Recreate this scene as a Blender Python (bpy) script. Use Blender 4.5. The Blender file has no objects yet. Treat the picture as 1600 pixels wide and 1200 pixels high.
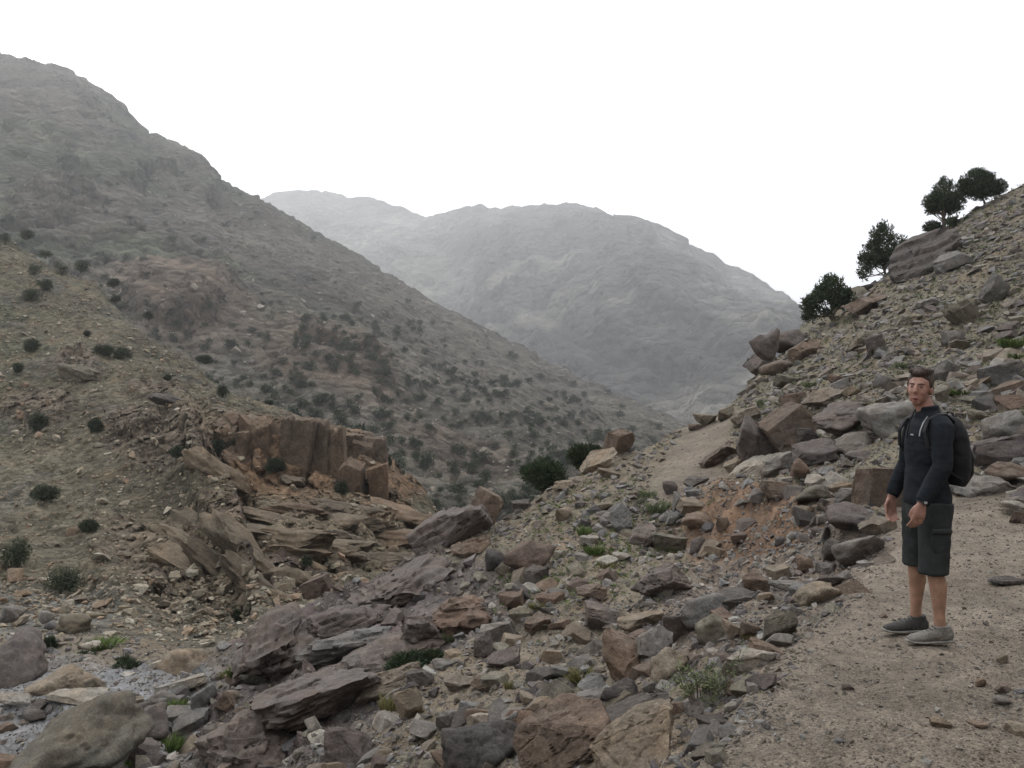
import bpy, bmesh, math, random
import numpy as np
from mathutils import Vector, Matrix, Euler
from mathutils.bvhtree import BVHTree

random.seed(7)
RNG = np.random.default_rng(7)
SC = bpy.context.scene
COL = SC.collection
R = math.radians
FPX = 1331.0                       # focal length in pixels of the 1600 px wide photograph

# ---------------------------------------------------------------- camera
cam_d = bpy.data.cameras.new("camera")
cam_d.sensor_width = 36.0
cam_d.lens = 36.0 * FPX / 1600.0
cam_d.clip_start = 0.05
cam_d.clip_end = 9000
cam = bpy.data.objects.new("camera", cam_d)
COL.objects.link(cam)
cam.location = (0, 0, 0)
cam.rotation_euler = (R(90), 0, 0)
SC.camera = cam

# ---------------------------------------------------------------- world: bright overcast sky
SUN_EL, SUN_AZ = R(48), R(-20)     # azimuth from +Y towards +X
world = bpy.data.worlds.new("World")
SC.world = world
world.use_nodes = True
wn, wl = world.node_tree.nodes, world.node_tree.links
bg = wn["Background"]
sky = wn.new("ShaderNodeTexSky")
sky.sky_type = 'NISHITA'
sky.sun_disc = False
sky.sun_elevation = SUN_EL
sky.sun_rotation = SUN_AZ
sky.dust_density = 4.0
hs = wn.new("ShaderNodeHueSaturation")
hs.inputs['Saturation'].default_value = 0.25
wl.new(sky.outputs['Color'], hs.inputs['Color'])
mx = wn.new("ShaderNodeMix"); mx.data_type = 'RGBA'
mx.inputs[0].default_value = 0.85
wl.new(hs.outputs['Color'], mx.inputs[6])
# the white cloud layer, brighter towards the veiled sun
geo = wn.new("ShaderNodeTexCoord")
dot = wn.new("ShaderNodeVectorMath"); dot.operation = 'DOT_PRODUCT'
dot.inputs[1].default_value = (math.sin(SUN_AZ) * math.cos(SUN_EL), math.cos(SUN_AZ) * math.cos(SUN_EL), math.sin(SUN_EL))
wl.new(geo.outputs['Generated'], dot.inputs[0])
rm = wn.new("ShaderNodeMapRange"); rm.interpolation_type = 'SMOOTHSTEP'
rm.inputs['From Min'].default_value = -0.6; rm.inputs['From Max'].default_value = 0.9
rm.inputs['To Min'].default_value = 6.0; rm.inputs['To Max'].default_value = 33.0
wl.new(dot.outputs['Value'], rm.inputs['Value'])
cmb = wn.new("ShaderNodeCombineColor")
for i, f_ in enumerate((0.985, 0.995, 1.01)):
    q_ = wn.new("ShaderNodeMath"); q_.operation = 'MULTIPLY'; q_.inputs[1].default_value = f_
    wl.new(rm.outputs[0], q_.inputs[0]); wl.new(q_.outputs[0], cmb.inputs[i])
wl.new(cmb.outputs[0], mx.inputs[7])
wl.new(mx.outputs[2], bg.inputs['Color'])
bg.inputs['Strength'].default_value = 0.10

sun_d = bpy.data.lights.new("sun", 'SUN')
sun_d.energy = 1.1
sun_d.angle = R(13)
sun_d.color = (1.0, 0.96, 0.9)
sun = bpy.data.objects.new("sun", sun_d)
COL.objects.link(sun)
sdir = Vector((math.sin(SUN_AZ) * math.cos(SUN_EL), math.cos(SUN_AZ) * math.cos(SUN_EL), math.sin(SUN_EL)))
sun.rotation_euler = sdir.to_track_quat('Z', 'Y').to_euler()

SC.view_settings.view_transform = 'Standard'
SC.view_settings.look = 'None'
SC.view_settings.gamma = 1.0
SC.view_settings.exposure = -0.2
SC.view_settings.use_curve_mapping = False

# ================================================================ numpy noise
_perm = RNG.permutation(256).astype(np.int64)
_perm = np.concatenate([_perm, _perm, _perm])
_g = RNG.normal(size=(256, 3)); _g /= np.linalg.norm(_g, axis=1)[:, None]

def perlin(p):
    pi = np.floor(p).astype(np.int64); pf = p - pi
    pi &= 255
    u = pf * pf * pf * (pf * (pf * 6 - 15) + 10)
    out = 0
    for dx in (0, 1):
        wx = u[:, 0] if dx else 1 - u[:, 0]
        for dy in (0, 1):
            wy = u[:, 1] if dy else 1 - u[:, 1]
            for dz in (0, 1):
                wz = u[:, 2] if dz else 1 - u[:, 2]
                h = _perm[_perm[_perm[(pi[:, 0] + dx) & 255] + ((pi[:, 1] + dy) & 255)] + ((pi[:, 2] + dz) & 255)]
                g = _g[h]
                d = g[:, 0] * (pf[:, 0] - dx) + g[:, 1] * (pf[:, 1] - dy) + g[:, 2] * (pf[:, 2] - dz)
                out = out + wx * wy * wz * d
    return out * 1.5

def fbm(p, octv=4, gain=0.5, lac=2.03):
    a, s, out = 1.0, 0.0, 0
    q = np.array(p, float)
    for i in range(octv):
        out = out + a * perlin(q + 17.3 * i)
        s += a; a *= gain; q = q * lac
    return out / s * 1.3

def ridged(p, octv=4, gain=0.55, lac=2.1):
    a, s, out = 1.0, 0.0, 0
    q = np.array(p, float)
    for i in range(octv):
        out = out + a * (1 - 2 * np.abs(perlin(q + 9.1 * i)))
        s += a; a *= gain; q = q * lac
    return out / s

def worley(p):
    """F1, F2 and a random value of the nearest cell (3D)."""
    pi = np.floor(p).astype(np.int64); pf = p - pi
    f1 = np.full(len(p), 9.0); f2 = np.full(len(p), 9.0); cid = np.zeros(len(p))
    for dx in (-1, 0, 1):
        for dy in (-1, 0, 1):
            for dz in (-1, 0, 1):
                h = _perm[_perm[_perm[(pi[:, 0] + dx) & 255] + ((pi[:, 1] + dy) & 255)] + ((pi[:, 2] + dz) & 255)]
                jx = _perm[h] / 255.0; jy = _perm[h + 71] / 255.0; jz = _perm[h + 143] / 255.0
                d = np.sqrt((dx + jx - pf[:, 0]) ** 2 + (dy + jy - pf[:, 1]) ** 2 + (dz + jz - pf[:, 2]) ** 2)
                c = _perm[h + 200] / 255.0
                near = d < f1
                f2 = np.where(near, f1, np.minimum(f2, d))
                cid = np.where(near, c, cid)
                f1 = np.where(near, d, f1)
    return f1, f2, cid

def sstep(a, b, x):
    t = np.clip((x - a) / (b - a), 0, 1)
    return t * t * (3 - 2 * t)

def mixc(a, b, m):
    return a * (1 - m[:, None]) + np.array(b)[None, :] * m[:, None]

# ================================================================ helpers
def pt(px, py, d):
    return Vector(((px - 800) / FPX * d, d, (600 - py) / FPX * d))

def new_mesh(name, verts, faces, mat=None, smooth=False, col=None, n=None):
    """faces: int array (m,k).  col: per-vertex rgb."""
    me = bpy.data.meshes.new(name)
    verts = np.asarray(verts, np.float32); faces = np.asarray(faces, np.int32)
    k = faces.shape[1]
    me.vertices.add(len(verts)); me.vertices.foreach_set("co", verts.ravel())
    me.loops.add(faces.size); me.loops.foreach_set("vertex_index", faces.ravel())
    me.polygons.add(len(faces))
    me.polygons.foreach_set("loop_start", np.arange(0, faces.size, k, dtype=np.int32))
    me.polygons.foreach_set("use_smooth", np.full(len(faces), smooth, bool))
    me.update(calc_edges=True)
    if col is not None:
        a = me.color_attributes.new("Col", 'FLOAT_COLOR', 'POINT')
        c4 = np.ones((len(verts), 4), np.float32); c4[:, :3] = np.clip(col, 0, 1)
        a.data.foreach_set("color", c4.ravel())
    if mat: me.materials.append(mat)
    return me

def link(name, me, parent=None, loc=None, rot=None, scale=None, **props):
    o = bpy.data.objects.new(name, me)
    COL.objects.link(o)
    if parent: o.parent = parent
    if loc is not None: o.location = loc
    if rot is not None: o.rotation_euler = rot
    if scale is not None: o.scale = scale
    for k, v in props.items():
        if v: o[k] = v
    return o

# ================================================================ materials
def mat_new(name):
    m = bpy.data.materials.new(name); m.use_nodes = True
    n, l = m.node_tree.nodes, m.node_tree.links
    return m, n, l, n["Principled BSDF"]

def nnoise(n, l, vec, scale, detail=4, rough=0.6):
    t = n.new("ShaderNodeTexNoise"); t.inputs['Scale'].default_value = scale
    t.inputs['Detail'].default_value = detail; t.inputs['Roughness'].default_value = rough
    l.new(vec, t.inputs['Vector'])
    return t.outputs['Fac']

def nramp(n, l, fac, stops):
    r = n.new("ShaderNodeValToRGB"); l.new(fac, r.inputs['Fac'])
    e = r.color_ramp.elements
    while len(e) < len(stops): e.new(0.5)
    for i, (p, v) in enumerate(stops):
        e[i].position = p
        e[i].color = (v, v, v, 1) if not isinstance(v, tuple) else (*v, 1)
    return r.outputs['Color']

def nmul(n, l, a, b, fac=1.0):
    m = n.new("ShaderNodeMix"); m.data_type = 'RGBA'; m.blend_type = 'MULTIPLY'
    m.inputs[0].default_value = fac
    l.new(a, m.inputs[6]); l.new(b, m.inputs[7])
    return m.outputs[2]

def ground_mat(name, s1, s2, s3, bump, bdist, lo=0.62, hi=1.42, rough=0.95, val=.82):
    """colour comes from the vertex attribute, three scales of mottling from noise in metres"""
    m, n, l, b = mat_new(name)
    at = n.new("ShaderNodeAttribute"); at.attribute_name = "Col"
    tc = n.new("ShaderNodeTexCoord"); v = tc.outputs['Object']
    hsv = n.new('ShaderNodeHueSaturation'); hsv.inputs['Value'].default_value = val; hsv.inputs['Saturation'].default_value = 1.12
    l.new(at.outputs['Color'], hsv.inputs['Color']); c = hsv.outputs[0]
    f1 = nnoise(n, l, v, s1, 6, 0.65)
    c = nmul(n, l, c, nramp(n, l, f1, [(0.3, lo), (0.7, hi)]))
    f2 = nnoise(n, l, v, s2, 5, 0.7)
    c = nmul(n, l, c, nramp(n, l, f2, [(0.32, lo), (0.5, 1.0), (0.68, hi)]))
    vo = n.new("ShaderNodeTexVoronoi"); vo.inputs['Scale'].default_value = s3
    l.new(v, vo.inputs['Vector'])
    sp = n.new("ShaderNodeSeparateColor"); l.new(vo.outputs['Color'], sp.inputs[0])
    c = nmul(n, l, c, nramp(n, l, sp.outputs[0], [(0.0, 0.78), (0.6, 1.0), (1.0, 1.28)]))
    l.new(c, b.inputs['Base Color'])
    b.inputs['Roughness'].default_value = rough
    b.inputs['Specular IOR Level'].default_value = 0.15
    bm = n.new("ShaderNodeBump"); bm.inputs['Strength'].default_value = bump; bm.inputs['Distance'].default_value = bdist
    ad = n.new("ShaderNodeMath"); ad.operation = 'SUBTRACT'
    l.new(f2, ad.inputs[0])
    m2 = n.new("ShaderNodeMath"); m2.operation = 'MULTIPLY'; m2.inputs[1].default_value = 0.55
    l.new(vo.outputs['Distance'], m2.inputs[0]); l.new(m2.outputs[0], ad.inputs[1])
    l.new(ad.outputs[0], bm.inputs['Height']); l.new(bm.outputs[0], b.inputs['Normal'])
    return m

M = {}
M['near'] = ground_mat("stony_earth", 0.9, 7, 75, 0.8, 0.02, .70, 1.30, val=.78)
M['mid'] = ground_mat("slope_earth", 0.12, 1.1, 2.6, 1.0, 0.45, .55, 1.45, val=.62)
M['far'] = ground_mat("mountain_rock", 0.014, 0.11, 0.30, 1.0, 4.5, 0.55, 1.45, val=.55)
M['farther'] = ground_mat("far_mountain_rock", 0.004, 0.026, 0.07, 1.0, 24, 0.55, 1.45, val=.66)

def rock_mat(name, col, vcol=False, tint=(1.0, 0.88, 0.78), zs=1.0):
    m, n, l, b = mat_new(name)
    tc = n.new("ShaderNodeTexCoord")
    oi = n.new("ShaderNodeObjectInfo")
    add = n.new("ShaderNodeVectorMath"); add.operation = 'ADD'
    ge = n.new("ShaderNodeNewGeometry")
    l.new(ge.outputs['Position'], add.inputs[0])
    l.new(oi.outputs['Random'], add.inputs[1])
    v = add.outputs[0]
    if vcol:
        at = n.new("ShaderNodeAttribute"); at.attribute_name = "Col"; c = at.outputs['Color']
    else:
        rgb = n.new("ShaderNodeRGB"); rgb.outputs[0].default_value = (*col, 1)
        c = nmul(n, l, rgb.outputs[0], nramp(n, l, oi.outputs['Random'], [(0.0, (0.80, 0.80, 0.82)), (1.0, (1.18, 1.14, 1.08))]))
    f0 = nnoise(n, l, v, 1.7 * zs, 3, 0.6)
    c = nmul(n, l, c, nramp(n, l, f0, [(0.38, (1.0, 1.0, 1.0)), (0.62, tint)]), 0.75)
    f1 = nnoise(n, l, v, 6.5 * zs, 6, 0.7)
    c = nmul(n, l, c, nramp(n, l, f1, [(0.3, 0.6), (0.52, 1.0), (0.72, 1.5)]))
    f2 = nnoise(n, l, v, 46 * zs, 4, 0.75)
    c = nmul(n, l, c, nramp(n, l, f2, [(0.33, 0.72), (0.55, 1.0), (0.68, 1.5)]))
    l.new(c, b.inputs['Base Color'])
    b.inputs['Roughness'].default_value = 0.88
    b.inputs['Specular IOR Level'].default_value = 0.22
    bm = n.new("ShaderNodeBump"); bm.inputs['Strength'].default_value = 1.0; bm.inputs['Distance'].default_value = 0.045 / zs
    f3 = nnoise(n, l, v, 9 * zs, 9, 0.74)
    l.new(f3, bm.inputs['Height']); l.new(bm.outputs[0], b.inputs['Normal'])
    return m

RC = dict(grey=(.165, .162, .160), purple=(.128, .113, .110), brown=(.158, .124, .102), tan=(.205, .176, .142),
          pale=(.27, .258, .235), dark=(.088, .082, .080), rust=(.138, .104, .088), olive=(.155, .145, .120))
for k, c in RC.items():
    c = (c[0] * .86, c[1] * .86, c[2] * .84)
    M['rock_' + k] = rock_mat("rock_" + k, c)
M['rock_cliff'] = rock_mat('rock_cliff', (.148, .113, .083), zs=.13)
M['rock_ledge'] = rock_mat('rock_ledge', (.142, .120, .090), zs=.13)
M['stones'] = rock_mat("loose_stone", (0, 0, 0), vcol=True)

def leaf_mat(name, c1, c2):
    m, n, l, b = mat_new(name)
    ge = n.new("ShaderNodeNewGeometry")
    f = n.new("ShaderNodeTexNoise"); f.inputs['Scale'].default_value = 5.0; l.new(ge.outputs['Position'], f.inputs['Vector'])
    at = n.new("ShaderNodeAttribute"); at.attribute_name = "Col"
    r = nramp(n, l, f.outputs['Fac'], [(0.35, c1), (0.65, c2)])
    c = nmul(n, l, r, at.outputs['Color'])
    l.new(c, b.inputs['Base Color'])
    b.inputs['Roughness'].default_value = 0.85
    b.inputs['Specular IOR Level'].default_value = 0.15
    return m
M['juniper'] = leaf_mat("juniper_foliage", (.042, .066, .038), (.070, .096, .050))
M['shrub'] = leaf_mat("shrub_foliage", (.036, .058, .030), (.065, .085, .040))
M['shrub_far'] = leaf_mat("far_shrub_foliage", (.050, .070, .044), (.078, .098, .060))
M['grass'] = leaf_mat("grass_blade", (.10, .16, .045), (.17, .22, .07))
M['drygrass'] = leaf_mat("dry_grass_blade", (.16, .16, .06), (.24, .21, .10))
M['sage'] = leaf_mat("sage_leaf", (.13, .17, .085), (.22, .25, .14))

def flat_mat(name, col, rough=0.8, spec=0.2, noise=None, bump=0.0, bscale=60, metal=0):
    m, n, l, b = mat_new(name)
    tc = n.new("ShaderNodeTexCoord")
    rgb = n.new("ShaderNodeRGB"); rgb.outputs[0].default_value = (*col, 1)
    c = rgb.outputs[0]
    if noise:
        f = nnoise(n, l, tc.outputs['Object'], noise, 4, 0.6)
        c = nmul(n, l, c, nramp(n, l, f, [(0.3, 0.72), (0.7, 1.3)]))
    l.new(c, b.inputs['Base Color'])
    b.inputs['Roughness'].default_value = rough; b.inputs['Specular IOR Level'].default_value = spec
    b.inputs['Metallic'].default_value = metal
    if bump:
        bm = n.new("ShaderNodeBump"); bm.inputs['Strength'].default_value = bump; bm.inputs['Distance'].default_value = 0.006
        f2 = nnoise(n, l, tc.outputs['Object'], bscale, 4, 0.65)
        l.new(f2, bm.inputs['Height']); l.new(bm.outputs[0], b.inputs['Normal'])
    return m
M['bark'] = flat_mat("juniper_bark", (.12, .095, .075), noise=14, bump=0.6, bscale=30)

# ================================================================ terrain sheets
def build_cols(table, pxs, ds):
    """table: {px: [(py, d), ...]} profiles seen along one bearing -> heights on the (px, d) polar grid"""
    keys = sorted(table)
    prof = []
    for k in keys:
        dd = np.array([q[1] for q in table[k]]); zz = np.array([(600 - q[0]) / FPX * q[1] for q in table[k]])
        zi = np.interp(ds, dd, zz)
        prof.append(np.where(ds > dd[-1], np.maximum(zz[-1] - .42 * (ds - dd[-1]), min(zz[-1], -45)), zi))
    prof = np.array(prof)                        # cols x rows
    Z = np.empty((len(pxs), len(ds)))
    for j in range(len(ds)):
        Z[:, j] = np.interp(pxs, keys, prof[:, j])
    return Z

def smooth1(Z, n, axis):
    for _ in range(n):
        Zp = np.concatenate([Z.take([0], axis), Z, Z.take([-1], axis)], axis)
        m = Z.shape[axis]
        Z = (Zp.take(range(0, m), axis) + 2 * Zp.take(range(1, m + 1), axis) + Zp.take(range(2, m + 2), axis)) / 4
    return Z

def grid_faces(nc, nr):
    i = np.arange(nc - 1)[:, None] * nr + np.arange(nr - 1)[None, :]
    i = i.ravel()
    return np.stack([i, i + nr, i + nr + 1, i + 1], 1)

def grid_normals(V, nc, nr):
    G = V.reshape(nc, nr, 3)
    du = np.gradient(G, axis=0); dv = np.gradient(G, axis=1)
    N = np.cross(du, dv); N /= np.linalg.norm(N, axis=2)[:, :, None] + 1e-9
    return N.reshape(-1, 3)

def ell(px, py, cx, cy, rx, ry, rot=0, soft=0.35):
    a = R(rot); dx, dy = px - cx, py - cy
    u = (dx * math.cos(a) + dy * math.sin(a)) / rx; v = (-dx * math.sin(a) + dy * math.cos(a)) / ry
    return 1 - sstep(1 - soft, 1 + soft, np.sqrt(u * u + v * v))

def seg_dist(x, y, pts):
    best = np.full(len(x), 1e9)
    for (ax, ay), (bx, by) in zip(pts[:-1], pts[1:]):
        vx, vy = bx - ax, by - ay
        t = np.clip(((x - ax) * vx + (y - ay) * vy) / (vx * vx + vy * vy), 0, 1)
        best = np.minimum(best, np.hypot(x - ax - t * vx, y - ay - t * vy))
    return best

def terrace(V, nrm, thick, mask, wob, sharp=0.55):
    """push the surface into ledges along the tilted bedding normal"""
    nrm = np.array(nrm, float); nrm /= np.linalg.norm(nrm)
    q = V @ nrm + wob
    t = q / thick
    fl = np.floor(t); fr = t - fl
    q2 = (fl + sstep(sharp, 1.0, fr)) * thick
    return V + nrm[None, :] * ((q2 - q) * mask)[:, None]

# ---------------------------------------------------------------- near hillside, spur and stream bed
NEAR = {
 -900: [(2400, .9), (1700, 2.2), (1400, 6), (1250, 10), (1150, 14), (1060, 20), (985, 27), (960, 33)],
 -300: [(2400, .9), (1700, 2.2), (1400, 5), (1300, 8), (1200, 11.5), (1120, 14.5), (1060, 17.5), (1010, 23), (985, 27), (1000, 33)],
 0:    [(2400, .9), (1750, 2.0), (1450, 4.3), (1300, 8.2), (1200, 12), (1120, 15), (1070, 18), (1010, 23), (985, 27), (1010, 33)],
 200:  [(2400, .9), (1750, 2.0), (1450, 4.2), (1300, 7.6), (1200, 11), (1120, 14), (1070, 17.5), (1020, 22), (990, 27), (1020, 33)],
 300:  [(2400, .9), (1750, 2.0), (1450, 4), (1300, 7), (1200, 9.8), (1120, 13), (1070, 15.5), (1040, 18.5), (1020, 22), (1030, 30)],
 345:  [(2400, .9), (1750, 2.0), (1450, 3.9), (1300, 6.7), (1200, 9.3), (1100, 12.7), (1060, 14.3), (1005, 16.5), (1030, 18.5), (1060, 24)],
 420:  [(2400, .9), (1700, 2.1), (1450, 3.8), (1300, 6.1), (1200, 8.3), (1120, 11.2), (1060, 13.6), (1000, 15.6), (965, 17.2), (1010, 19), (1080, 25)],
 500:  [(2400, .9), (1700, 2.1), (1450, 3.6), (1300, 5.6), (1200, 7.5), (1100, 10.6), (1030, 13.2), (970, 15.4), (925, 17.5), (980, 19.5), (1080, 26)],
 650:  [(2400, .9), (1700, 2.05), (1450, 3.3), (1300, 4.8), (1200, 6.3), (1100, 8.7), (1000, 12), (930, 15), (880, 18), (862, 20), (930, 22.5), (1070, 28)],
 800:  [(2400, .9), (1700, 2.0), (1450, 3.0), (1300, 4.2), (1200, 5.4), (1100, 7.4), (1000, 10.5), (930, 13.5), (870, 16.5), (820, 19.5), (798, 21.5), (870, 24), (1050, 30)],
 880:  [(2400, .9), (1700, 1.98), (1400, 3.05), (1300, 3.9), (1200, 4.9), (1100, 6.8), (1000, 9.8), (920, 13), (850, 16.2), (800, 18.5), (757, 21.5), (830, 25), (1040, 32)],
 950:  [(2400, .9), (1650, 2.05), (1400, 2.95), (1300, 3.65), (1200, 4.6), (1100, 6.3), (1000, 9.2), (900, 13), (850, 15.2), (800, 17.3), (740, 20.5), (706, 23.5), (745, 26), (980, 38)],
 1045: [(2400, .9), (1650, 2.05), (1350, 2.9), (1200, 4.0), (1100, 5.6), (1000, 8.1), (900, 12), (858, 14.3), (850, 16), (762, 18.2), (740, 20.2), (705, 23.5), (672, 28), (700, 33), (980, 46)],
 1085: [(2400, .9), (1650, 2.05), (1350, 2.87), (1200, 3.7), (1100, 5.2), (1000, 7.6), (900, 11.6), (862, 13.8), (845, 15.2), (768, 16.7), (740, 19.2), (700, 23.2), (662, 28), (700, 34), (980, 48)],
 1130: [(2400, .9), (1650, 2.05), (1350, 2.87), (1200, 3.58), (1100, 4.75), (1000, 7), (900, 11), (865, 13.2), (805, 14.7), (768, 16.0), (742, 18.3), (682, 23), (652, 27), (640, 30), (700, 38), (980, 52)],
 1180: [(2400, .9), (1650, 2.05), (1350, 2.87), (1200, 3.55), (1100, 4.28), (1050, 4.9), (1000, 6.3), (900, 10.3), (865, 12.7), (805, 14.0), (770, 15.0), (752, 16.8), (705, 19.5), (645, 25), (600, 30), (580, 33), (640, 40), (950, 58)],
 1250: [(2400, .9), (1650, 2.05), (1350, 2.87), (1200, 3.55), (1100, 4.25), (1040, 4.85), (1000, 5.4), (940, 7.6), (885, 10), (845, 11.3), (785, 12.3), (765, 13.8), (730, 16), (700, 17.5), (650, 21), (600, 26), (550, 31), (518, 36), (503, 40), (560, 47), (850, 68)],
 1330: [(2400, .9), (1650, 2.05), (1350, 2.87), (1200, 3.55), (1100, 4.25), (1000, 5.45), (940, 6.4), (890, 8.3), (860, 9.2), (815, 9.9), (780, 11.3), (740, 13.5), (700, 15), (650, 18), (600, 22), (540, 28), (490, 34), (470, 40), (530, 47), (800, 70)],
 1400: [(2400, .9), (1650, 2.05), (1350, 2.87), (1200, 3.55), (1100, 4.25), (1000, 5.45), (900, 7.15), (845, 8.7), (800, 10.1), (770, 11.2), (740, 12.5), (700, 13.8), (650, 16), (600, 19), (540, 23.5), (480, 29), (430, 36), (413, 41), (480, 48), (760, 72)],
 1500: [(2400, .9), (1650, 2.05), (1350, 2.87), (1200, 3.55), (1100, 4.25), (1000, 5.45), (900, 7.15), (840, 8.8), (790, 10.8), (765, 12), (735, 12.8), (700, 13.8), (650, 15.5), (600, 17.8), (540, 21.5), (480, 26), (420, 31.5), (365, 37), (338, 42), (400, 49), (700, 74)],
 1600: [(2400, .9), (1650, 2.05), (1350, 2.87), (1200, 3.55), (1100, 4.25), (1000, 5.4), (900, 7.1), (850, 8.3), (810, 9.8), (775, 11), (740, 11.8), (700, 12.6), (650, 14), (600, 15.8), (540, 18.8), (480, 22.5), (420, 27), (350, 33), (305, 38), (285, 42), (330, 49), (640, 76)],
 1700: [(2400, .9), (1650, 2.05), (1350, 2.87), (1200, 3.5), (1100, 4.15), (1000, 5.2), (900, 6.8), (850, 7.8), (800, 9), (750, 10), (700, 10.9), (650, 12), (600, 13.5), (540, 16), (480, 19), (420, 23), (350, 28), (260, 36), (232, 42), (280, 50), (600, 78)],
 1950: [(2400, .9), (1650, 2.05), (1350, 2.8), (1200, 3.3), (1100, 3.9), (1000, 4.8), (900, 5.8), (800, 7.0), (700, 8.4), (600, 10.3), (480, 14), (350, 20), (200, 30), (120, 42), (200, 52), (520, 80)],
 2500: [(2400, .9), (1650, 2.05), (1200, 3.0), (1000, 3.8), (800, 5.2), (600, 7.8), (400, 12), (200, 20), (50, 30), (-60, 42), (100, 56), (500, 84)],
}
pxs = np.concatenate([np.arange(-900, -60, 14), np.arange(-60, 1660, 3.1), np.arange(1660, 2500, 14)])
nr = 385
ds = np.exp(np.linspace(math.log(0.9), math.log(84), nr))
Z = build_cols(NEAR, pxs, ds)
Z = smooth1(smooth1(Z, 3, 1), 40, 0)
nc = len(pxs)
PX = np.repeat(pxs, nr); D = np.tile(ds, nc); Zf = Z.ravel()
V = np.stack([(PX - 800) / FPX * D, D, Zf], 1)
PY = 600 - Zf / D * FPX
X, Y = V[:, 0], V[:, 1]

path_c = [(-1.0, -.6), (.35, 1.5), (1.5, 3.5), (2.75, 5.5), (3.7, 7.2), (4.75, 9), (6.1, 11.5)]
far_path = [((1075 - 800) / FPX * 18.0, 18.0), ((1075 - 800) / FPX * 21, 21), ((1098 - 800) / FPX * 24, 24), ((1112 - 800) / FPX * 27, 27), ((1060 - 800) / FPX * 33, 33)]
dn = seg_dist(X, Y, path_c) + 0.14 * fbm(V * 1.1, 3)
df = seg_dist(X, Y, far_path) + 0.2 * fbm(V * 0.9, 3)
m_path = np.maximum(1 - sstep(.55, .95, dn), (1 - sstep(.5, .95, df)) * (D > 13.5))
nzpx = 26 * fbm(V * .5, 3)
px_, py_ = PX + nzpx, PY + nzpx * .7
m_out = np.clip(ell(px_, py_, 560, 985, 255, 92, -14) + ell(px_, py_, 440, 1110, 190, 60, -12) + ell(px_, py_, 380, 1160, 130, 75), 0, 1) * (D > 6) * (D < 22)
m_stream = np.clip(ell(px_, py_, 60, 1150, 240, 115, 5) + ell(px_, py_, 230, 1090, 120, 40, -8), 0, 1) * (1 - m_out) * (PX < 420)
m_scarp = ell(px_, py_, 1165, 822, 120, 62, 8) * (D > 11) * (D < 18)
m_slope = (PX > 1130) * sstep(13.5, 16, D + (PX - 1330) * 0.008) * (1 - m_path)
rock = np.clip(m_out, 0, 1)
quiet = np.clip(m_path, 0, 1)
amp = (1 - quiet) * np.clip(D / 9, .35, 1)
V[:, 2] += .26 * fbm(V * np.array([.55, .55, .3]), 3) * np.clip((1 - quiet) * sstep(3, 9, D), 0, 1) * (1 - .5 * sstep(20, 30, D))
V[:, 2] += (.10 * fbm(V * 2.1, 4) + .02) * amp
V[:, 2] += .035 * fbm(V * 9.0, 3) * (1 - .75 * quiet)
V[:, 2] += .05 * quiet * fbm(V * 1.6, 3) + .012 * quiet * ridged(V * 5, 3)
# bedded outcrop
wob = .22 * fbm(V * .45, 3) + .05 * fbm(V * 2.6, 3)
V[:, 2] += m_out * .55 * fbm(V * np.array([.35, .5, .3]) + 5, 3)
V[:, 2] += m_out * .30 * ridged(V * np.array([.5, .9, .7]) + 2, 4)
V = terrace(V, (-.34, -.22, .92), .80, m_out, wob * 1.6, .62)
V = terrace(V, (-.30, -.30, .90), .21, m_out * .8, wob, .5)
f1, f2, cid = worley(V * np.array([.9, .9, 1.8]))
V[:, 2] += m_out * ((cid - .5) * .16 - .12 * (1 - sstep(.0, .09, f2 - f1)))
# smooth water-worn bedrock in the stream bed
f1, f2, cid = worley(V * np.array([.55, .8, .8]))
V[:, 2] += m_stream * (.16 * sstep(0, .35, f2 - f1) + .1 * (cid - .5))
# cut bank of earth, with little overhanging clods
f1, f2, cid = worley(V * 4.2)
V[:, 2] += m_scarp * (.10 * (cid - .5) + .07 * fbm(V * 6, 3))
V[:, 1] -= m_scarp * .20 * np.maximum(0, fbm(V * np.array([1.6, 1.6, 5]), 4))
# pebbly relief
f1, f2, cid = worley(V * np.array([7, 7, 7]))
V[:, 2] += (1 - quiet * .9) * (1 - m_out) * (1 - m_stream * .8) * .05 * (cid ** 2) * (1 - sstep(.2, .55, f1)) * np.clip(D / 6, .5, 1.6)

n1 = fbm(V * .35 + 3, 4); n2 = fbm(V * 1.7 + 8, 3)
C = np.tile(np.array([.176, .150, .116]), (len(V), 1))
C = mixc(C, (.155, .143, .105), sstep(-.1, .35, n1) * .7)                     # olive, thinly grown earth
C = mixc(C, (.19, .14, .098), sstep(.05, .4, n2) * .5)                      # rusty earth
C = mixc(C, (.150, .136, .102), m_slope * .8)
C = mixc(C, (.185, .140, .100), m_slope * sstep(.05, .35, fbm(V * .5 + 20, 3)) * .6)
C = mixc(C, (.165, .135, .12), ell(px_, py_, 1200, 950, 260, 110, -20) * .5)
C = mixc(C, (.112, .097, .092), m_out)
C = mixc(C, (.19, .165, .15), m_out * sstep(.1, .5, fbm(V * .9 + 4, 4)) * .8)
C = mixc(C, (.115, .082, .078), m_out * sstep(.1, .5, fbm(V * .7 + 14, 3)) * .8)
C = mixc(C, (.20, .20, .205), m_stream * .9)
C = mixc(C, (.29, .295, .30), m_stream * sstep(.0, .3, fbm(V * np.array([.5, .9, .5]) + 3, 4)) * .7)
C = mixc(C, (.195, .132, .092), m_scarp)
C = mixc(C, (.125, .085, .062), m_scarp * sstep(-.05, .3, fbm(V * np.array([.8, .8, 3.5]), 3)))
C = mixc(C, (.186, .158, .130), quiet * .92)
C = mixc(C, (.182, .156, .128), quiet * sstep(0, .4, fbm(V * 1.2 + 30, 3)) * .7)
NV = V.copy()
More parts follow.
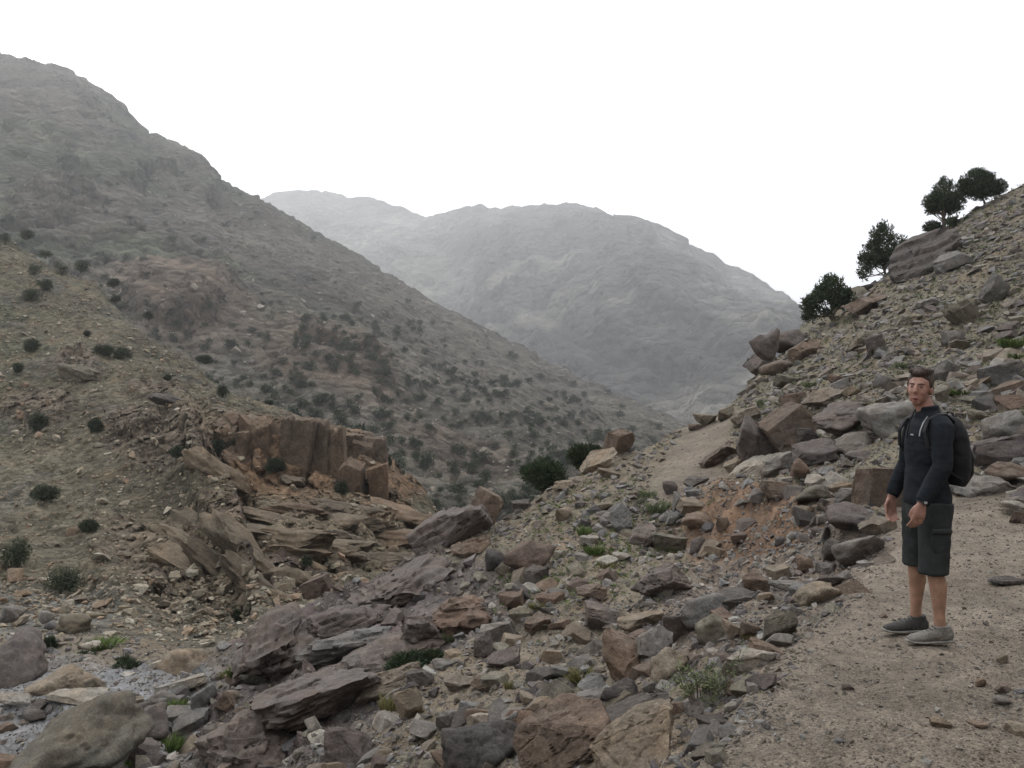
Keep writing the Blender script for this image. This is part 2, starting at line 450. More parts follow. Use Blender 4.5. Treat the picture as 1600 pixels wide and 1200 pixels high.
near_me = new_mesh("near_hillside", V, grid_faces(nc, nr), M['near'], True, C)
link("hillside_ground", near_me, kind='structure')
near_attr = (m_path, m_out, m_stream, m_scarp, m_slope)
near_bvh = BVHTree.FromPolygons(V.tolist(), grid_faces(nc, nr).tolist())

# ---------------------------------------------------------------- left slope with the brown cliffs
LEFT = {
 -500: [(1010, 24), (940, 32), (800, 46), (600, 66), (400, 90), (200, 130), (300, 160), (560, 230)],
 0:    [(1010, 24), (940, 32), (850, 42), (700, 60), (500, 88), (362, 118), (440, 140), (700, 215)],
 150:  [(1010, 24), (950, 31), (850, 42), (700, 58), (550, 80), (440, 110), (520, 130), (740, 200)],
 300:  [(1050, 23), (985, 28), (900, 36), (800, 45), (700, 56), (600, 74), (560, 92), (620, 108), (800, 170)],
 345:  [(1050, 23), (965, 30), (890, 37), (790, 47), (765, 53), (665, 56), (645, 64), (600, 84), (650, 98), (820, 160)],
 450:  [(1060, 23), (950, 32), (880, 38), (800, 46), (755, 56), (662, 58.5), (652, 66), (641, 76), (690, 88), (850, 150)],
 560:  [(1060, 24), (930, 37), (880, 42), (800, 50), (775, 57), (695, 60), (683, 66), (674, 71), (730, 80), (880, 140)],
 620:  [(1060, 25), (900, 42), (850, 48), (795, 54), (745, 60), (715, 66), (780, 75), (900, 135)],
 665:  [(1060, 26), (880, 46), (840, 52), (802, 56), (772, 62), (830, 70), (930, 130)],
 700:  [(1060, 27), (900, 46), (860, 52), (818, 58), (870, 66), (950, 128)],
 760:  [(1060, 28), (950, 42), (900, 52), (870, 60), (900, 68), (980, 125)],
 950:  [(1080, 30), (1010, 60), (1030, 125)],
}
pxs2 = np.concatenate([np.arange(-500, -20, 8), np.arange(-20, 720, 2.1), np.arange(720, 950, 8)])
nr2 = 430
ds2 = np.exp(np.linspace(math.log(23), math.log(125), nr2)); 
ds2 = np.concatenate([np.linspace(23, 70, 260, endpoint=False), np.linspace(70, 120, 110, endpoint=False), np.linspace(120, 225, 24)]); nr2 = len(ds2)
Z = smooth1(smooth1(build_cols(LEFT, pxs2, ds2), 2, 1), 14, 0)
nc2 = len(pxs2)
PX = np.repeat(pxs2, nr2); D = np.tile(ds2, nc2); Zf = Z.ravel()
V = np.stack([(PX - 800) / FPX * D, D, Zf], 1)
PY = 600 - Zf / D * FPX
nz = 22 * fbm(V * .09, 3); px_, py_ = PX + nz, PY + nz
front = np.ones(len(V)) * sstep(27, 32, D)
m_cliff = np.clip(ell(px_, py_, 475, 715, 150, 62, 8) + ell(px_, py_, 620, 760, 45, 60, 40), 0, 1)
m_strat = np.clip(ell(px_, py_, 540, 835, 170, 52, 6) + ell(px_, py_, 350, 760, 40, 150, -20) + ell(px_, py_, 300, 890, 120, 85, 38) + ell(px_, py_, 440, 880, 90, 70), 0, 1)
m_rib = ell(px_, py_, 345, 800, 34, 165, -22)
m_lump = np.clip(ell(px_, py_, 118, 575, 42, 22, 10) + ell(px_, py_, 255, 628, 60, 16, 12) + ell(px_, py_, 60, 640, 55, 25) + ell(px_, py_, 240, 700, 90, 40, 20) + ell(px_, py_, 200, 880, 80, 60, 30) * .6, 0, 1)
V[:, 2] += 1.1 * fbm(V * .10, 4) * front
V[:, 2] += .30 * fbm(V * .6, 4) * front
V[:, 2] += 1.6 * m_rib * front + .9 * m_lump * (1 + fbm(V * .3, 3))
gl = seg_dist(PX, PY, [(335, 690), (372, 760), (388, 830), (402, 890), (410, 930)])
V[:, 2] -= 1.5 * (1 - sstep(3, 20, gl)) * front
V = terrace(V, (-.12, -.34, .93), 1.5, np.clip(m_strat + m_lump * .6, 0, 1), 1.2 * fbm(V * .12, 3) + .25 * fbm(V * .8, 3), .4)
V = terrace(V, (-.05, -.30, .95), .55, np.clip(m_strat * .9 + m_cliff * .35, 0, 1), .8 * fbm(V * .15, 3) + .15 * fbm(V * 1.1, 3), .45)
W = V * np.array([.55, .30, .10]) + .25 * fbm(V * .4, 2)[:, None]
f1, f2, cid = worley(W)
crk = 1 - sstep(0, .13, f2 - f1)
V[:, 1] += m_cliff * ((cid - .5) * 2.4 + crk * 1.0)
V[:, 0] += m_cliff * (cid - .5) * .7
f1, f2, cid = worley(V * np.array([1.1, 1.1, .7]))
mm = np.clip(m_cliff * .5 + m_strat + m_lump, 0, 1)
V[:, 1] += mm * ((cid - .5) * .5 + (1 - sstep(0, .12, f2 - f1)) * .3)
V[:, 2] += (1 - mm) * .16 * ridged(V * .9, 3) * front
f1, f2, cid = worley(V * 1.5)
V[:, 2] += (1 - mm) * front * .34 * (cid ** 3) * (1 - sstep(.2, .6, f1))
n1 = fbm(V * .08 + 2, 4); n2 = fbm(V * .35 + 6, 4)
C = np.tile(np.array([.150, .134, .100]), (len(V), 1))
C = mixc(C, (.112, .112, .076), sstep(-.1, .35, n1) * .6)
C = mixc(C, (.18, .145, .10), sstep(.05, .4, n2) * .7)
C = mixc(C, (.13, .125, .11), sstep(.1, .45, fbm(V * .16 + 16, 3)) * .6)
C = mixc(C, (.20, .165, .12), m_strat * .85)
C = mixc(C, (.235, .160, .108), m_cliff)
C = mixc(C, (.13, .105, .085), m_cliff * sstep(.0, .4, fbm(V * np.array([.5, .5, .1]), 3)) * .8)
C = mixc(C, (.14, .105, .085), m_strat * sstep(.0, .35, n2) * .8)
C = mixc(C, (.185, .15, .12), m_lump * .7)
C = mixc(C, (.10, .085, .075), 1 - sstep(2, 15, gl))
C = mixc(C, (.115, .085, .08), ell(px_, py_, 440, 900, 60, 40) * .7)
C = mixc(C, (.15, .135, .108), 1 - sstep(29, 36, D + 2 * n2))
C = mixc(C, (.185, .18, .17), ell(px_, py_, 60, 955, 120, 38) * .7)
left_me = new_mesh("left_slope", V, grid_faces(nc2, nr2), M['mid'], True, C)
link("valley_slope", left_me, kind='structure')
left_bvh = BVHTree.FromPolygons(V.tolist(), grid_faces(nc2, nr2).tolist())

# ---------------------------------------------------------------- big mountain on the left
def ridge_py(pts, px):
    return np.interp(px, [p[0] for p in pts], [p[1] for p in pts])

def mountain(name, ridge, table_px, cols, rows, mat, fn, colfn, back=1.25):
    """table_px: {px: (ridge distance, [(share of height from ridge to foot, d), ...], foot py)}"""
    keys = sorted(table_px)
    us = np.linspace(0, 1, rows)
    nb = 10
    pxl = cols
    out = np.zeros((len(pxl), rows + nb, 3)); PYm = np.zeros((len(pxl), rows + nb))
    allr = ridge_py(ridge, pxl)
    for i, px in enumerate(pxl):
        rp = ridge_py(ridge, px); rs = np.mean(ridge_py(ridge, px + np.linspace(-75, 75, 31)))
        def itp(f): return np.interp(px, keys, [f(table_px[k]) for k in keys])
        dr, dfoot, pf, bow = itp(lambda t: t[0]), itp(lambda t: t[1]), itp(lambda t: t[2]), itp(lambda t: t[3])
        py = pf + (rs - pf) * us + (rp - rs) * us ** 7
        w = us ** bow
        d = 1 / ((1 - w) / dfoot + w / dr)
        out[i, :rows, 0] = (px - 800) / FPX * d; out[i, :rows, 1] = d; out[i, :rows, 2] = (600 - py) / FPX * d
        PYm[i, :rows] = py
        for j in range(nb):
            q = (j + 1) / nb
            dd = dr * (1 + (back - 1) * q)
            out[i, rows + j] = ((px - 800) / FPX * dd, dd, (600 - rp) / FPX * dr - dr * .30 * q ** 1.3)
            PYm[i, rows + j] = rp
    V = out.reshape(-1, 3); PXm = np.repeat(pxl, rows + nb); PYm = PYm.ravel()
    U = np.tile(np.concatenate([us, np.ones(nb)]), len(pxl))
    N = grid_normals(V, len(pxl), rows + nb)
    N[N[:, 2] < 0] *= -1
    V = fn(V, N, PXm, PYm, U)
    C = colfn(V, PXm, PYm)
    F = grid_faces(len(pxl), rows + nb)
    me = new_mesh(name, V, F, mat, True, C)
    link(name, me, kind='structure')
    return BVHTree.FromPolygons(V.tolist(), F.tolist())

RB = [(-700, -160), (-300, 20), (-100, 75), (0, 92), (30, 96), (60, 105), (100, 118), (130, 136), (155, 152), (165, 158), (180, 168), (190, 180), (207, 197), (214, 208), (222, 222), (232, 224), (245, 221), (275, 238), (305, 252),
      (318, 270), (332, 287), (350, 300), (375, 312), (392, 322), (420, 337), (460, 362), (500, 384), (550, 408), (600, 440), (650, 470), (700, 498), (750, 528), (800, 553), (850, 581), (900, 605), (950, 630), (1000, 652), (1030, 663), (1080, 690), (1200, 740), (1400, 800)]
TB = {-700: (760, 200, 800, 1.0), 0: (680, 170, 760, 1.0), 300: (600, 150, 760, 1.0), 500: (560, 130, 830, 1.0), 700: (540, 125, 900, 1.05),
      850: (510, 130, 900, 1.1), 1030: (470, 150, 900, 1.1), 1200: (450, 170, 900, 1.1), 1400: (440, 180, 900, 1.1)}
def fnB(V, N, px, py, u):
    crest = 1 - .72 * sstep(.93, 1.0, u)
    h = 16 * fbm(V * .0055 + 2, 4) + 4 * ridged(V * .02, 4)
    craggy = np.clip(ell(px, py, 130, 290, 330, 170, 40) + ell(px, py, 270, 480, 90, 55, 20) + ell(px, py, 480, 590, 130, 55, 30) + ell(px, py, 520, 640, 80, 50), 0, 1)
    h2 = 6 * ridged(V * np.array([.05, .05, .02]), 4) * craggy
    h3 = 1.3 * fbm(V * .12, 4) + 1.2 * ridged(V * .3, 3)
    h4 = 2.2 * (ell(px, py, 268, 478, 70, 50) + ell(px, py, 500, 590, 100, 50, 30)) * (1 + ridged(V * .08, 3))
    h5 = 7 * ridged(V * np.array([.022, .022, .006]) + 3, 4)              # gullies down the fall line
    jag = 7.5 * ridged(V * .038, 4) * sstep(.9, 1.0, u)
    V = V + N * ((h + h2 + h5) * crest + h3 + h4 + jag)[:, None] * .8
    V = terrace(V, (.25, -.45, .86), 13, craggy * .55 * (1 - sstep(.93, 1, u)), 9 * fbm(V * .02, 3), .5)
    V = terrace(V, (.2, -.5, .85), 4.5, craggy * .5, 3 * fbm(V * .05, 3), .5)
    return V
def colB(V, px, py):
    C = np.tile(np.array([.142, .130, .108]), (len(V), 1))
    g = fbm(V * .012 + 4, 4)
    C = mixc(C, (.105, .115, .080), sstep(-.05, .35, g) * ell(px, py, 200, 330, 380, 230, 35))
    C = mixc(C, (.185, .165, .14), sstep(.1, .45, fbm(V * .03, 4)) * .6)
    C = mixc(C, (.165, .128, .10), np.clip(ell(px, py, 280, 485, 110, 60, 20) + ell(px, py, 500, 600, 130, 60, 30), 0, 1) * .8)
    C = mixc(C, (.19, .15, .12), ell(px, py, 700, 760, 110, 50, 20) * .6)
    C = mixc(C, (.085, .08, .078), sstep(.05, .45, fbm(V * np.array([.03, .03, .012]) + 9, 4)) * ell(px, py, 220, 300, 380, 180, 38) * .55)
    return C
b_cols = np.concatenate([np.arange(-700, -10, 14), np.arange(-10, 1090, 2.9), np.arange(1090, 1400, 14)])
big_bvh = mountain("mountainside", RB, TB, b_cols, 300, M['far'], fnB, colB)

RA = [(-400, 420), (200, 380), (395, 322), (410, 314), (430, 307), (465, 303), (510, 306), (545, 315), (575, 311), (590, 316), (605, 323), (640, 333), (665, 340), (700, 333), (735, 326), (750, 322), (765, 327), (785, 328), (800, 324), (815, 329), (850, 325),
      (875, 324), (900, 326), (920, 332), (935, 335), (948, 347), (960, 349), (975, 358), (985, 354), (1000, 362), (1025, 371), (1050, 378), (1080, 392), (1100, 405), (1130, 421), (1150, 430), (1180, 446), (1200, 455), (1220, 462), (1237, 475), (1252, 490), (1300, 520), (1400, 560), (1900, 640)]
TA = {-400: (2500, 900, 700, .8), 400: (2500, 1000, 700, .8), 560: (2400, 1000, 700, .85), 680: (2150, 900, 700, .9), 760: (1950, 850, 700, 1), 1000: (1800, 800, 700, 1), 1250: (1600, 800, 700, 1), 1900: (1500, 800, 720, 1)}
def fnA(V, N, px, py, u):
    crest = 1 - .86 * sstep(.86, 1.0, u)
    h = 45 * fbm(V * .0016 + 7, 4) + 24 * ridged(V * .004 + 1, 5) - 12
    h2 = 15 * ridged(V * .013, 5) + 5 * ridged(V * np.array([.05, .05, .03]), 3)
    spur = 55 * ell(px, py, 1010, 470, 80, 150, -25, .9) + 60 * ell(px, py, 1190, 600, 80, 70, -40, .9) - 60 * ell(px, py, 690, 420, 50, 110, 15, .9)
    V = V + N * ((h + spur) * crest + h2 * (.35 + .65 * crest) + 14 * ridged(V * .012, 3) * sstep(.9, 1, u))[:, None]
    return terrace(V, (.2, -.4, .9), 38, .5 * (1 - sstep(.9, 1, u)), 30 * fbm(V * .006, 3), .5)
def colA(V, px, py):
    C = np.tile(np.array([.105, .098, .09]), (len(V), 1))
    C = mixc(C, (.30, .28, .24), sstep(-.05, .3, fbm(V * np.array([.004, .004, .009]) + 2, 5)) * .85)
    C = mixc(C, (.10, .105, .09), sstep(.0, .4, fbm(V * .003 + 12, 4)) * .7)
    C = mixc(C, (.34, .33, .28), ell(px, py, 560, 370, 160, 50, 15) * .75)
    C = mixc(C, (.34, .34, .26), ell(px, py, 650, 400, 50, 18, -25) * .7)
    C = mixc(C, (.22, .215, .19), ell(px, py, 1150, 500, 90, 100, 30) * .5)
    return C
a_cols = np.concatenate([np.arange(-400, 380, 20), np.arange(380, 1270, 3.0), np.arange(1270, 1900, 20)])
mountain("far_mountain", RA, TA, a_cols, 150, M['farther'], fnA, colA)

fl = np.array([[-3400, -900, -92], [3400, -900, -92], [3400, 3300, -92], [-3400, 3300, -92]], float)
link("valley_floor", new_mesh("valley_floor", fl, np.array([[0, 1, 2, 3]]), M['farther'], False, np.tile([.13, .12, .10], (4, 1))), kind='structure')
# ground behind and beside the photographer, joining the near hillside
th = np.linspace(R(42), R(318), 40); rr = np.array([.0, .9, 4, 12, 30, 84])
Vb, Fb = [], []
for a in th:
    for r_ in rr:
        x, y = math.sin(a) * r_, math.cos(a) * r_
        s = .607 * y - 1.35 - x                                     # beyond the downhill edge of the path
        z = -1.68 + (.45 * max(0, x - .607 * y - 1.6) if s < 0 else -.42 * s)
        z = max(-20, min(30, z))
        Vb.append((x, y, z - .12))
for i in range(len(th) - 1):
    for j in range(len(rr) - 1):
        q = i * len(rr) + j
        Fb.append((q, q + 1, q + len(rr) + 1, q + len(rr)))
link("hillside_behind", new_mesh("hillside_behind", np.array(Vb), np.array(Fb), M['near'], True, np.tile([.19, .155, .125], (len(Vb), 1))), kind='structure')
# ---------------------------------------------------------------- mist in the valley air
def box(x0, x1, y0, y1, z0, z1):
    v = [(x, y, z) for x in (x0, x1) for y in (y0, y1) for z in (z0, z1)]
    f = [(0, 1, 3, 2), (4, 6, 7, 5), (0, 4, 5, 1), (2, 3, 7, 6), (0, 2, 6, 4), (1, 5, 7, 3)]
    return np.array(v, float), np.array(f)
hz, hn, hl, hb = mat_new("haze_air")
hn.remove(hb)
pv = hn.new("ShaderNodeVolumePrincipled")
pv.inputs['Color'].default_value = (.93, .95, .99, 1)
pv.inputs['Density'].default_value = 0.00047
pv.inputs['Anisotropy'].default_value = 0.55
hl.new(pv.outputs[0], hn["Material Output"].inputs['Volume'])
v, f = box(-3450, 3450, -950, 3350, -93.5, 720)
link("haze", new_mesh("haze", v, f, hz), kind='stuff')
# ================================================================ rocks
def ico(sub):
    bm = bmesh.new(); bmesh.ops.create_icosphere(bm, subdivisions=sub, radius=1)
    v = np.array([x.co[:] for x in bm.verts]); f = np.array([[q.index for q in p.verts] for p in bm.faces]); bm.free()
    return v, f
ICO = {k: ico(k) for k in (2, 3, 4, 5)}

def rock_shape(seed, sub=4, hard=18, planes=15, strata=0.0, rough=1.0, boxy=False):
    g = np.random.default_rng(seed)
    U, F = ICO[sub]
    if boxy:
        base = np.array([[1, 0, 0], [-1, 0, 0], [0, 1, 0], [0, -1, 0], [0, 0, 1], [0, 0, -1]], float)
        n = base + g.normal(size=base.shape) * .17
        n = np.concatenate([n, g.normal(size=(4, 3))])
        h = np.concatenate([g.uniform(.72, .9, 6), g.uniform(1.0, 1.2, 4)])
    else:
        n = g.normal(size=(planes, 3)); h = g.uniform(.62, 1.0, planes)
    n /= np.linalg.norm(n, axis=1)[:, None]
    dt = np.maximum(U @ n.T, 1e-4) / h[None, :]
    r = (dt ** hard).sum(1) ** (-1.0 / hard)
    r = np.minimum(r, 1.6)
    P = U * r[:, None]
    off = g.uniform(0, 50, 3)
    P = P * (1 + rough * (.10 * fbm(P * 1.3 + off, 3) + .06 * fbm(P * 4 + off, 3) + (.030 * ridged(P * 7 + off, 4) if sub > 3 else 0)))[:, None]
    if sub > 3:
        f1, f2, cid = worley(P * np.array([1.3, 1.3, 1.9]) + off)
        P = P * (1 + rough * ((cid - .5) * .13 - .05 * (1 - sstep(0, .06, f2 - f1))))[:, None]
        f1, f2, cid = worley(P * np.array([3.1, 3.1, 4.2]) + off)
        P = P * (1 + rough * (cid - .5) * .05)[:, None]
    if strata:
        nn = np.array([g.normal() * .15, g.normal() * .15, 1.0])
        P = terrace(P, nn, strata, np.full(len(P), .9), .08 * fbm(P * 1.5 + off, 3), .5)
    lo, hi = P.min(0), P.max(0)
    P = (P - (lo + hi) / 2) / ((hi - lo) / 2)
    return P, F

def cut_rock(seed, sub=4, planes=9, boxy=False, strata=0.0, rough=1.0):
    """a block split along flat planes, edges chipped, faces lightly uneven"""
    g = np.random.default_rng(seed)
    bm = bmesh.new(); bmesh.ops.create_cube(bm, size=2.0)
    if boxy:
        ns = np.array([[1, 0, 0], [-1, 0, 0], [0, 1, 0], [0, -1, 0], [0, 0, 1], [0, 0, -1]], float) + g.normal(size=(6, 3)) * .16
        ns = np.concatenate([ns, g.normal(size=(4, 3))]); hs_ = np.concatenate([g.uniform(.70, .86, 6), g.uniform(.95, 1.15, 4)])
    else:
        ns = g.normal(size=(planes + 4, 3)); hs_ = g.uniform(.50, .95, planes + 4)
    for n_, h_ in zip(ns, hs_):
        n_ = n_ / np.linalg.norm(n_)
        r = bmesh.ops.bisect_plane(bm, geom=bm.verts[:] + bm.edges[:] + bm.faces[:], plane_co=n_ * h_, plane_no=n_, clear_outer=True)
        ed = [e for e in r['geom_cut'] if isinstance(e, bmesh.types.BMEdge)]
        if ed: bmesh.ops.holes_fill(bm, edges=ed, sides=0)
    bmesh.ops.remove_doubles(bm, verts=bm.verts[:], dist=.03)
    bmesh.ops.bevel(bm, geom=bm.edges[:], offset=.055 if sub > 3 else .04, segments=2 if sub > 3 else 1, affect='EDGES', profile=.6)
    bmesh.ops.triangulate(bm, faces=bm.faces[:])
    lim = {3: .55, 4: .22, 5: .11}[sub]
    for _ in range(5):
        ed = [e for e in bm.edges if e.calc_length() > lim]
        if not ed: break
        bmesh.ops.subdivide_edges(bm, edges=ed, cuts=1)
        bmesh.ops.triangulate(bm, faces=bm.faces[:])
    bm.normal_update(); bm.verts.index_update()
    P = np.array([v.co[:] for v in bm.verts]); N = np.array([v.normal[:] for v in bm.verts]); F = np.array([[v.index for v in f.verts] for f in bm.faces]); bm.free()
    off = g.uniform(0, 50, 3)
    if sub > 3:
        f1, f2, cid = worley(P * np.array([1.5, 1.5, 2.2]) + off)
        dsp = .05 * fbm(P * 1.6 + off, 3) + .045 * fbm(P * 5 + off, 4) + .05 * (cid - .5) - .05 * (1 - sstep(0, .07, f2 - f1))
        if sub > 4: dsp = dsp + .02 * ridged(P * 11 + off, 3)
        P = P + N * (dsp * rough)[:, None]
    if strata:
        nn = np.array([g.normal() * .15, g.normal() * .15, 1.0])
        P = terrace(P, nn, strata, np.full(len(P), .75), .12 * fbm(P * 1.5 + off, 3), .5)
    lo, hi = P.min(0), P.max(0)
    return (P - (lo + hi) / 2) / ((hi - lo) / 2), F

ROCKC = {}
def rock_mesh(kind, seed, sub, mat):
    key = (kind, seed, sub, mat)
    if key not in ROCKC:
        if kind == 'r': P, F = rock_shape(seed, sub, hard=14, planes=12, rough=1.0)
        elif kind == 'o': P, F = rock_shape(seed, sub, hard=34, planes=15, strata=.20, rough=1.5)
        elif kind == 'b': P, F = cut_rock(seed, sub, boxy=True, rough=1.1)
        elif kind == 's': P, F = cut_rock(seed, sub, planes=8, strata=.30)
        else: P, F = cut_rock(seed, sub, planes=9, rough=1.2)
        me = new_mesh("boulder", P, F, M['rock_' + mat], True)
        if kind != 'r': me.set_sharp_from_angle(angle=R(38 if kind != 'o' else 55))
        ROCKC[key] = me
    return ROCKC[key]

def ray(px, py, bvh=None, org=(0, 0, 0)):
    d = Vector(((px - 800) / FPX, 1, (600 - py) / FPX)).normalized()
    return (bvh or near_bvh).ray_cast(Vector(org), d)

HERO = []      # (name, label words, px, py, w, object)
def boulder(px, py, w, h, mat, kind, tilt, label, dep=.85, name='boulder', cat='boulder', d=None, yaw=None, group=None, bvh=None):
    i = len(HERO)
    if d is None:
        hit = ray(px, py + h * .38, bvh)
        d = hit[0].y if hit[0] is not None else 20
    wd, hd = w / FPX * d, h / FPX * d
    dp = min(wd, hd * 2.2) * dep
    if wd < hd * .8: dp = hd * .7 * dep
    c = pt(px, py, d + dp * .30)
    big = w * 0.64
    sub = 5 if big > 58 else (4 if big > 17 else 3)
    seed = 1000 + i if big > 22 else 900 + i % 12
    o = link(name, rock_mesh(kind, seed, sub, mat), loc=c, scale=(wd * .56, dp * .62, hd * .58))
    g = random.Random(i)
    o.rotation_euler = Euler((g.uniform(-.12, .12), R(tilt), 0), 'XYZ')
    o['label'] = label; o['category'] = cat
    if group: o['group'] = group
    HERO.append((label, px, py, w, h, d, mat, o))
    return o

B = boulder
# --- edge of the spur, left of the far path
B(967, 694, 40, 42, 'brown', 'a', 10, 'square brown block with a flat face on the crest left of the far path')
B(950, 741, 32, 15, 'tan', 'a', 8, 'low pointed stone right below the square brown crest block')
B(935, 722, 60, 26, 'tan', 's', -32, 'smooth tilted slab of bedrock under the right hand crest bush')
B(885, 758, 40, 16, 'tan', 's', -12, 'long flat rock between the two dark bushes and the slope below')
B(813, 791, 28, 18, 'dark', 'b', -6, 'small dark square stone alone on the skyline under the left bush')
B(829, 871, 78, 48, 'rust', 'r', -14, 'rounded reddish brown boulder, largest on the slope under the two dark bushes')
B(776, 879, 34, 34, 'dark', 'r', 0, 'dark round boulder left of the reddish brown boulder')
B(838, 903, 36, 34, 'dark', 'a', 0, 'dark angular stone just below the reddish brown boulder')
B(735, 857, 60, 28, 'brown', 's', -12, 'tan brown tilted slab between the leaning slab and the reddish boulder')
B(704, 826, 116, 58, 'purple', 's', -34, 'big dark slab leaning up to the right on the spur edge', name='boulder')
B(760, 790, 44, 40, 'brown', 'a', 28, 'pointed reddish rock standing on top of the dark leaning slab')
B(967, 815, 44, 40, 'grey', 's', -40, 'smooth grey slab tilted upright above the green tufts')
B(1004, 842, 48, 36, 'purple', 'a', -25, 'purplish rock leaning beside the tilted grey slab')
B(1048, 850, 48, 40, 'olive', 'a', -12, 'grey brown boulder at the foot of the collapsed wall')
B(1038, 910, 96, 56, 'purple', 'a', 6, 'dark purple boulder with an overhanging shadowed side in the scree')
B(946, 792, 26, 14, 'tan', 'a', 0, 'little flat topped tan stone above the tilted grey slab')
B(880, 806, 24, 20, 'tan', 'a', 0, 'tan rough stone in the middle of the slope under the crest bushes')
B(921, 845, 28, 20, 'pale', 'a', -10, 'pale stone with a flat top beside the lower green tuft')
B(972, 870, 26, 14, 'pale', 's', -10, 'pale flat flake of rock over the dark purple boulder, to its left')
B(925, 925, 44, 22, 'brown', 's', -14, 'brown flat slab left of the dark purple boulder')
# --- collapsed dry stone wall under the far path
B(1087, 754, 36, 14, 'dark', 's', -6, 'dark flat stone on the very top of the broken wall end')
B(1087, 771, 34, 14, 'grey', 's', 4, 'flat grey stone second from the top of the broken wall end')
B(1081, 792, 40, 22, 'tan', 'b', 2, 'tan block third from the top of the broken wall end')
B(1090, 818, 44, 32, 'brown', 'r', 0, 'largest brown block, lowest of the broken wall end')
B(1058, 788, 14, 32, 'grey', 'b', 8, 'narrow upright grey stone wedged left of the broken wall end')
B(1046, 764, 20, 22, 'purple', 'a', 0, 'dark stone on the corner where the far path meets the broken wall')
B(1052, 812, 22, 24, 'grey', 'a', 0, 'grey stone low in the left side of the broken wall end')
B(1091, 852, 26, 28, 'purple', 'r', 0, 'round purple grey stone under the largest block of the broken wall end')
B(1128, 822, 20, 24, 'brown', 'a', 0, 'brown stone half sunk in the cut bank beside the broken wall end')
B(1156, 842, 24, 22, 'rust', 'a', -25, 'rusty brown pointed stone low on the cut bank of orange earth')
B(1104, 655, 32, 24, 'olive', 'a', -15, 'grey rock at the far end of the path on its right side')
B(1088, 668, 22, 10, 'brown', 's', 0, 'flat brown stone lying at the far end of the path')
B(1127, 712, 64, 28, 'brown', 's', -24, 'long brown rock bordering the right side of the far path')
B(1146, 727, 34, 22, 'tan', 'a', -6, 'rough tan rock under the long brown rock by the far path')
# --- boulders between the path and the hillside
B(1182, 690, 62, 78, 'purple', 'a', -22, 'tall dark purple boulder with a pointed lower end beside the far path')
B(1238, 677, 74, 68, 'brown', 'b', -34, 'big block with a pale lit left face and a dark right side')
B(1262, 690, 34, 38, 'dark', 'a', 0, 'dark cube shaped rock in the middle of the boulder group above the cut bank')
B(1322, 657, 92, 52, 'purple', 'r', -10, 'wide dark boulder behind, left of the big smooth grey boulder')
B(1384, 657, 86, 50, 'grey', 'r', -6, 'big smooth grey boulder just left of the shoulder of the hiker')
B(1334, 694, 60, 34, 'grey', 'r', -10, 'grey rounded rock under the big smooth grey boulder')
B(1272, 712, 66, 40, 'purple', 'a', -18, 'lumpy purple grey rock under the dark cube shaped rock')
B(1297, 697, 24, 26, 'grey', 'a', 0, 'small upright grey rock on the lumpy purple grey rock')
B(1176, 733, 84, 22, 'pale', 's', -34, 'pale bedded slab sloping down to the far path above the cut bank')
B(1216, 728, 62, 34, 'grey', 's', -12, 'grey bedrock slab behind the standing tan stone')
B(1253, 738, 32, 36, 'rust', 'r', 8, 'rounded tan standing stone on top of the cut bank')
B(1219, 766, 50, 24, 'brown', 's', 5, 'layered brown ledge sticking out over the cut bank')
B(1232, 752, 44, 12, 'pale', 's', 3, 'thin light flake resting on the layered brown ledge')
B(1269, 774, 52, 30, 'olive', 'r', -4, 'rounded olive grey stone at the top of the dry stone wall')
B(1302, 752, 40, 24, 'pale', 'a', -16, 'pale angular stone behind the olive grey wall stone')
B(1311, 764, 30, 18, 'tan', 'a', -20, 'tan angular stone lying against the pale one on the wall')
B(1326, 778, 36, 28, 'grey', 'a', 0, 'grey blocky stone on the wall next to the large brown block')
B(1376, 766, 66, 66, 'brown', 'b', 2, 'large brown cube of rock right beside the hands of the hiker')
B(1357, 742, 20, 24, 'tan', 'r', 0, 'small tan rock behind the left corner of the large brown cube')
B(1333, 812, 82, 48, 'purple', 'r', -12, 'big flat purplish boulder in the wall under the large brown cube')
B(1371, 824, 52, 32, 'tan', 'a', -6, 'tan wedge of rock between the purplish wall boulder and the shorts of the hiker')
B(1257, 799, 32, 18, 'tan', 'a', -6, 'yellowish tan stone set in the face of the dry stone wall')
B(1303, 862, 34, 36, 'dark', 'r', 0, 'dark round stone at the foot of the wall beside the grey bedrock')
B(1345, 862, 84, 44, 'grey', 'r', -8, 'grey bedrock hump at the edge of the path left of the knees of the hiker')
B(1285, 812, 17, 17, 'grey', 'a', 0, 'small grey stone in the wall face left of the big flat purplish boulder')
B(1272, 815, 12, 19, 'dark', 'a', 0, 'narrow dark stone standing in the wall face')
B(1260, 840, 20, 13, 'grey', 'r', 0, 'small rounded grey stone at the foot of the wall face')
B(1277, 831, 19, 15, 'purple', 'r', 0, 'round purplish stone low in the wall face')
B(1241, 838, 22, 12, 'grey', 'r', 0, 'flattened grey stone where the wall meets the orange cut bank')
B(1222, 846, 24, 14, 'dark', 'r', 0, 'dark rounded stone below the cut bank, first of the row along its foot')
B(1290, 838, 12, 26, 'dark', 'a', 8, 'thin dark upright stone under the left end of the big flat purplish boulder')
B(1292, 790, 26, 20, 'dark', 'a', 0, 'dark grey stone in the hollow under the pale angular stone')
B(1262, 884, 30, 28, 'brown', 'r', 0, 'round brown grey stone in the scree below the dark round stone')
B(1294, 888, 32, 18, 'grey', 'a', 0, 'grey flat stone in the scree under the wall corner')
B(1217, 898, 32, 24, 'tan', 'b', -10, 'pale tan blocky stone in the scree right of the brown wedge')
B(1180, 915, 42, 38, 'brown', 'a', 10, 'brown wedge shaped rock pointing up from the scree')
B(1227, 915, 46, 17, 'grey', 's', 2, 'flat grey slab lying beneath the pale tan blocky stone')
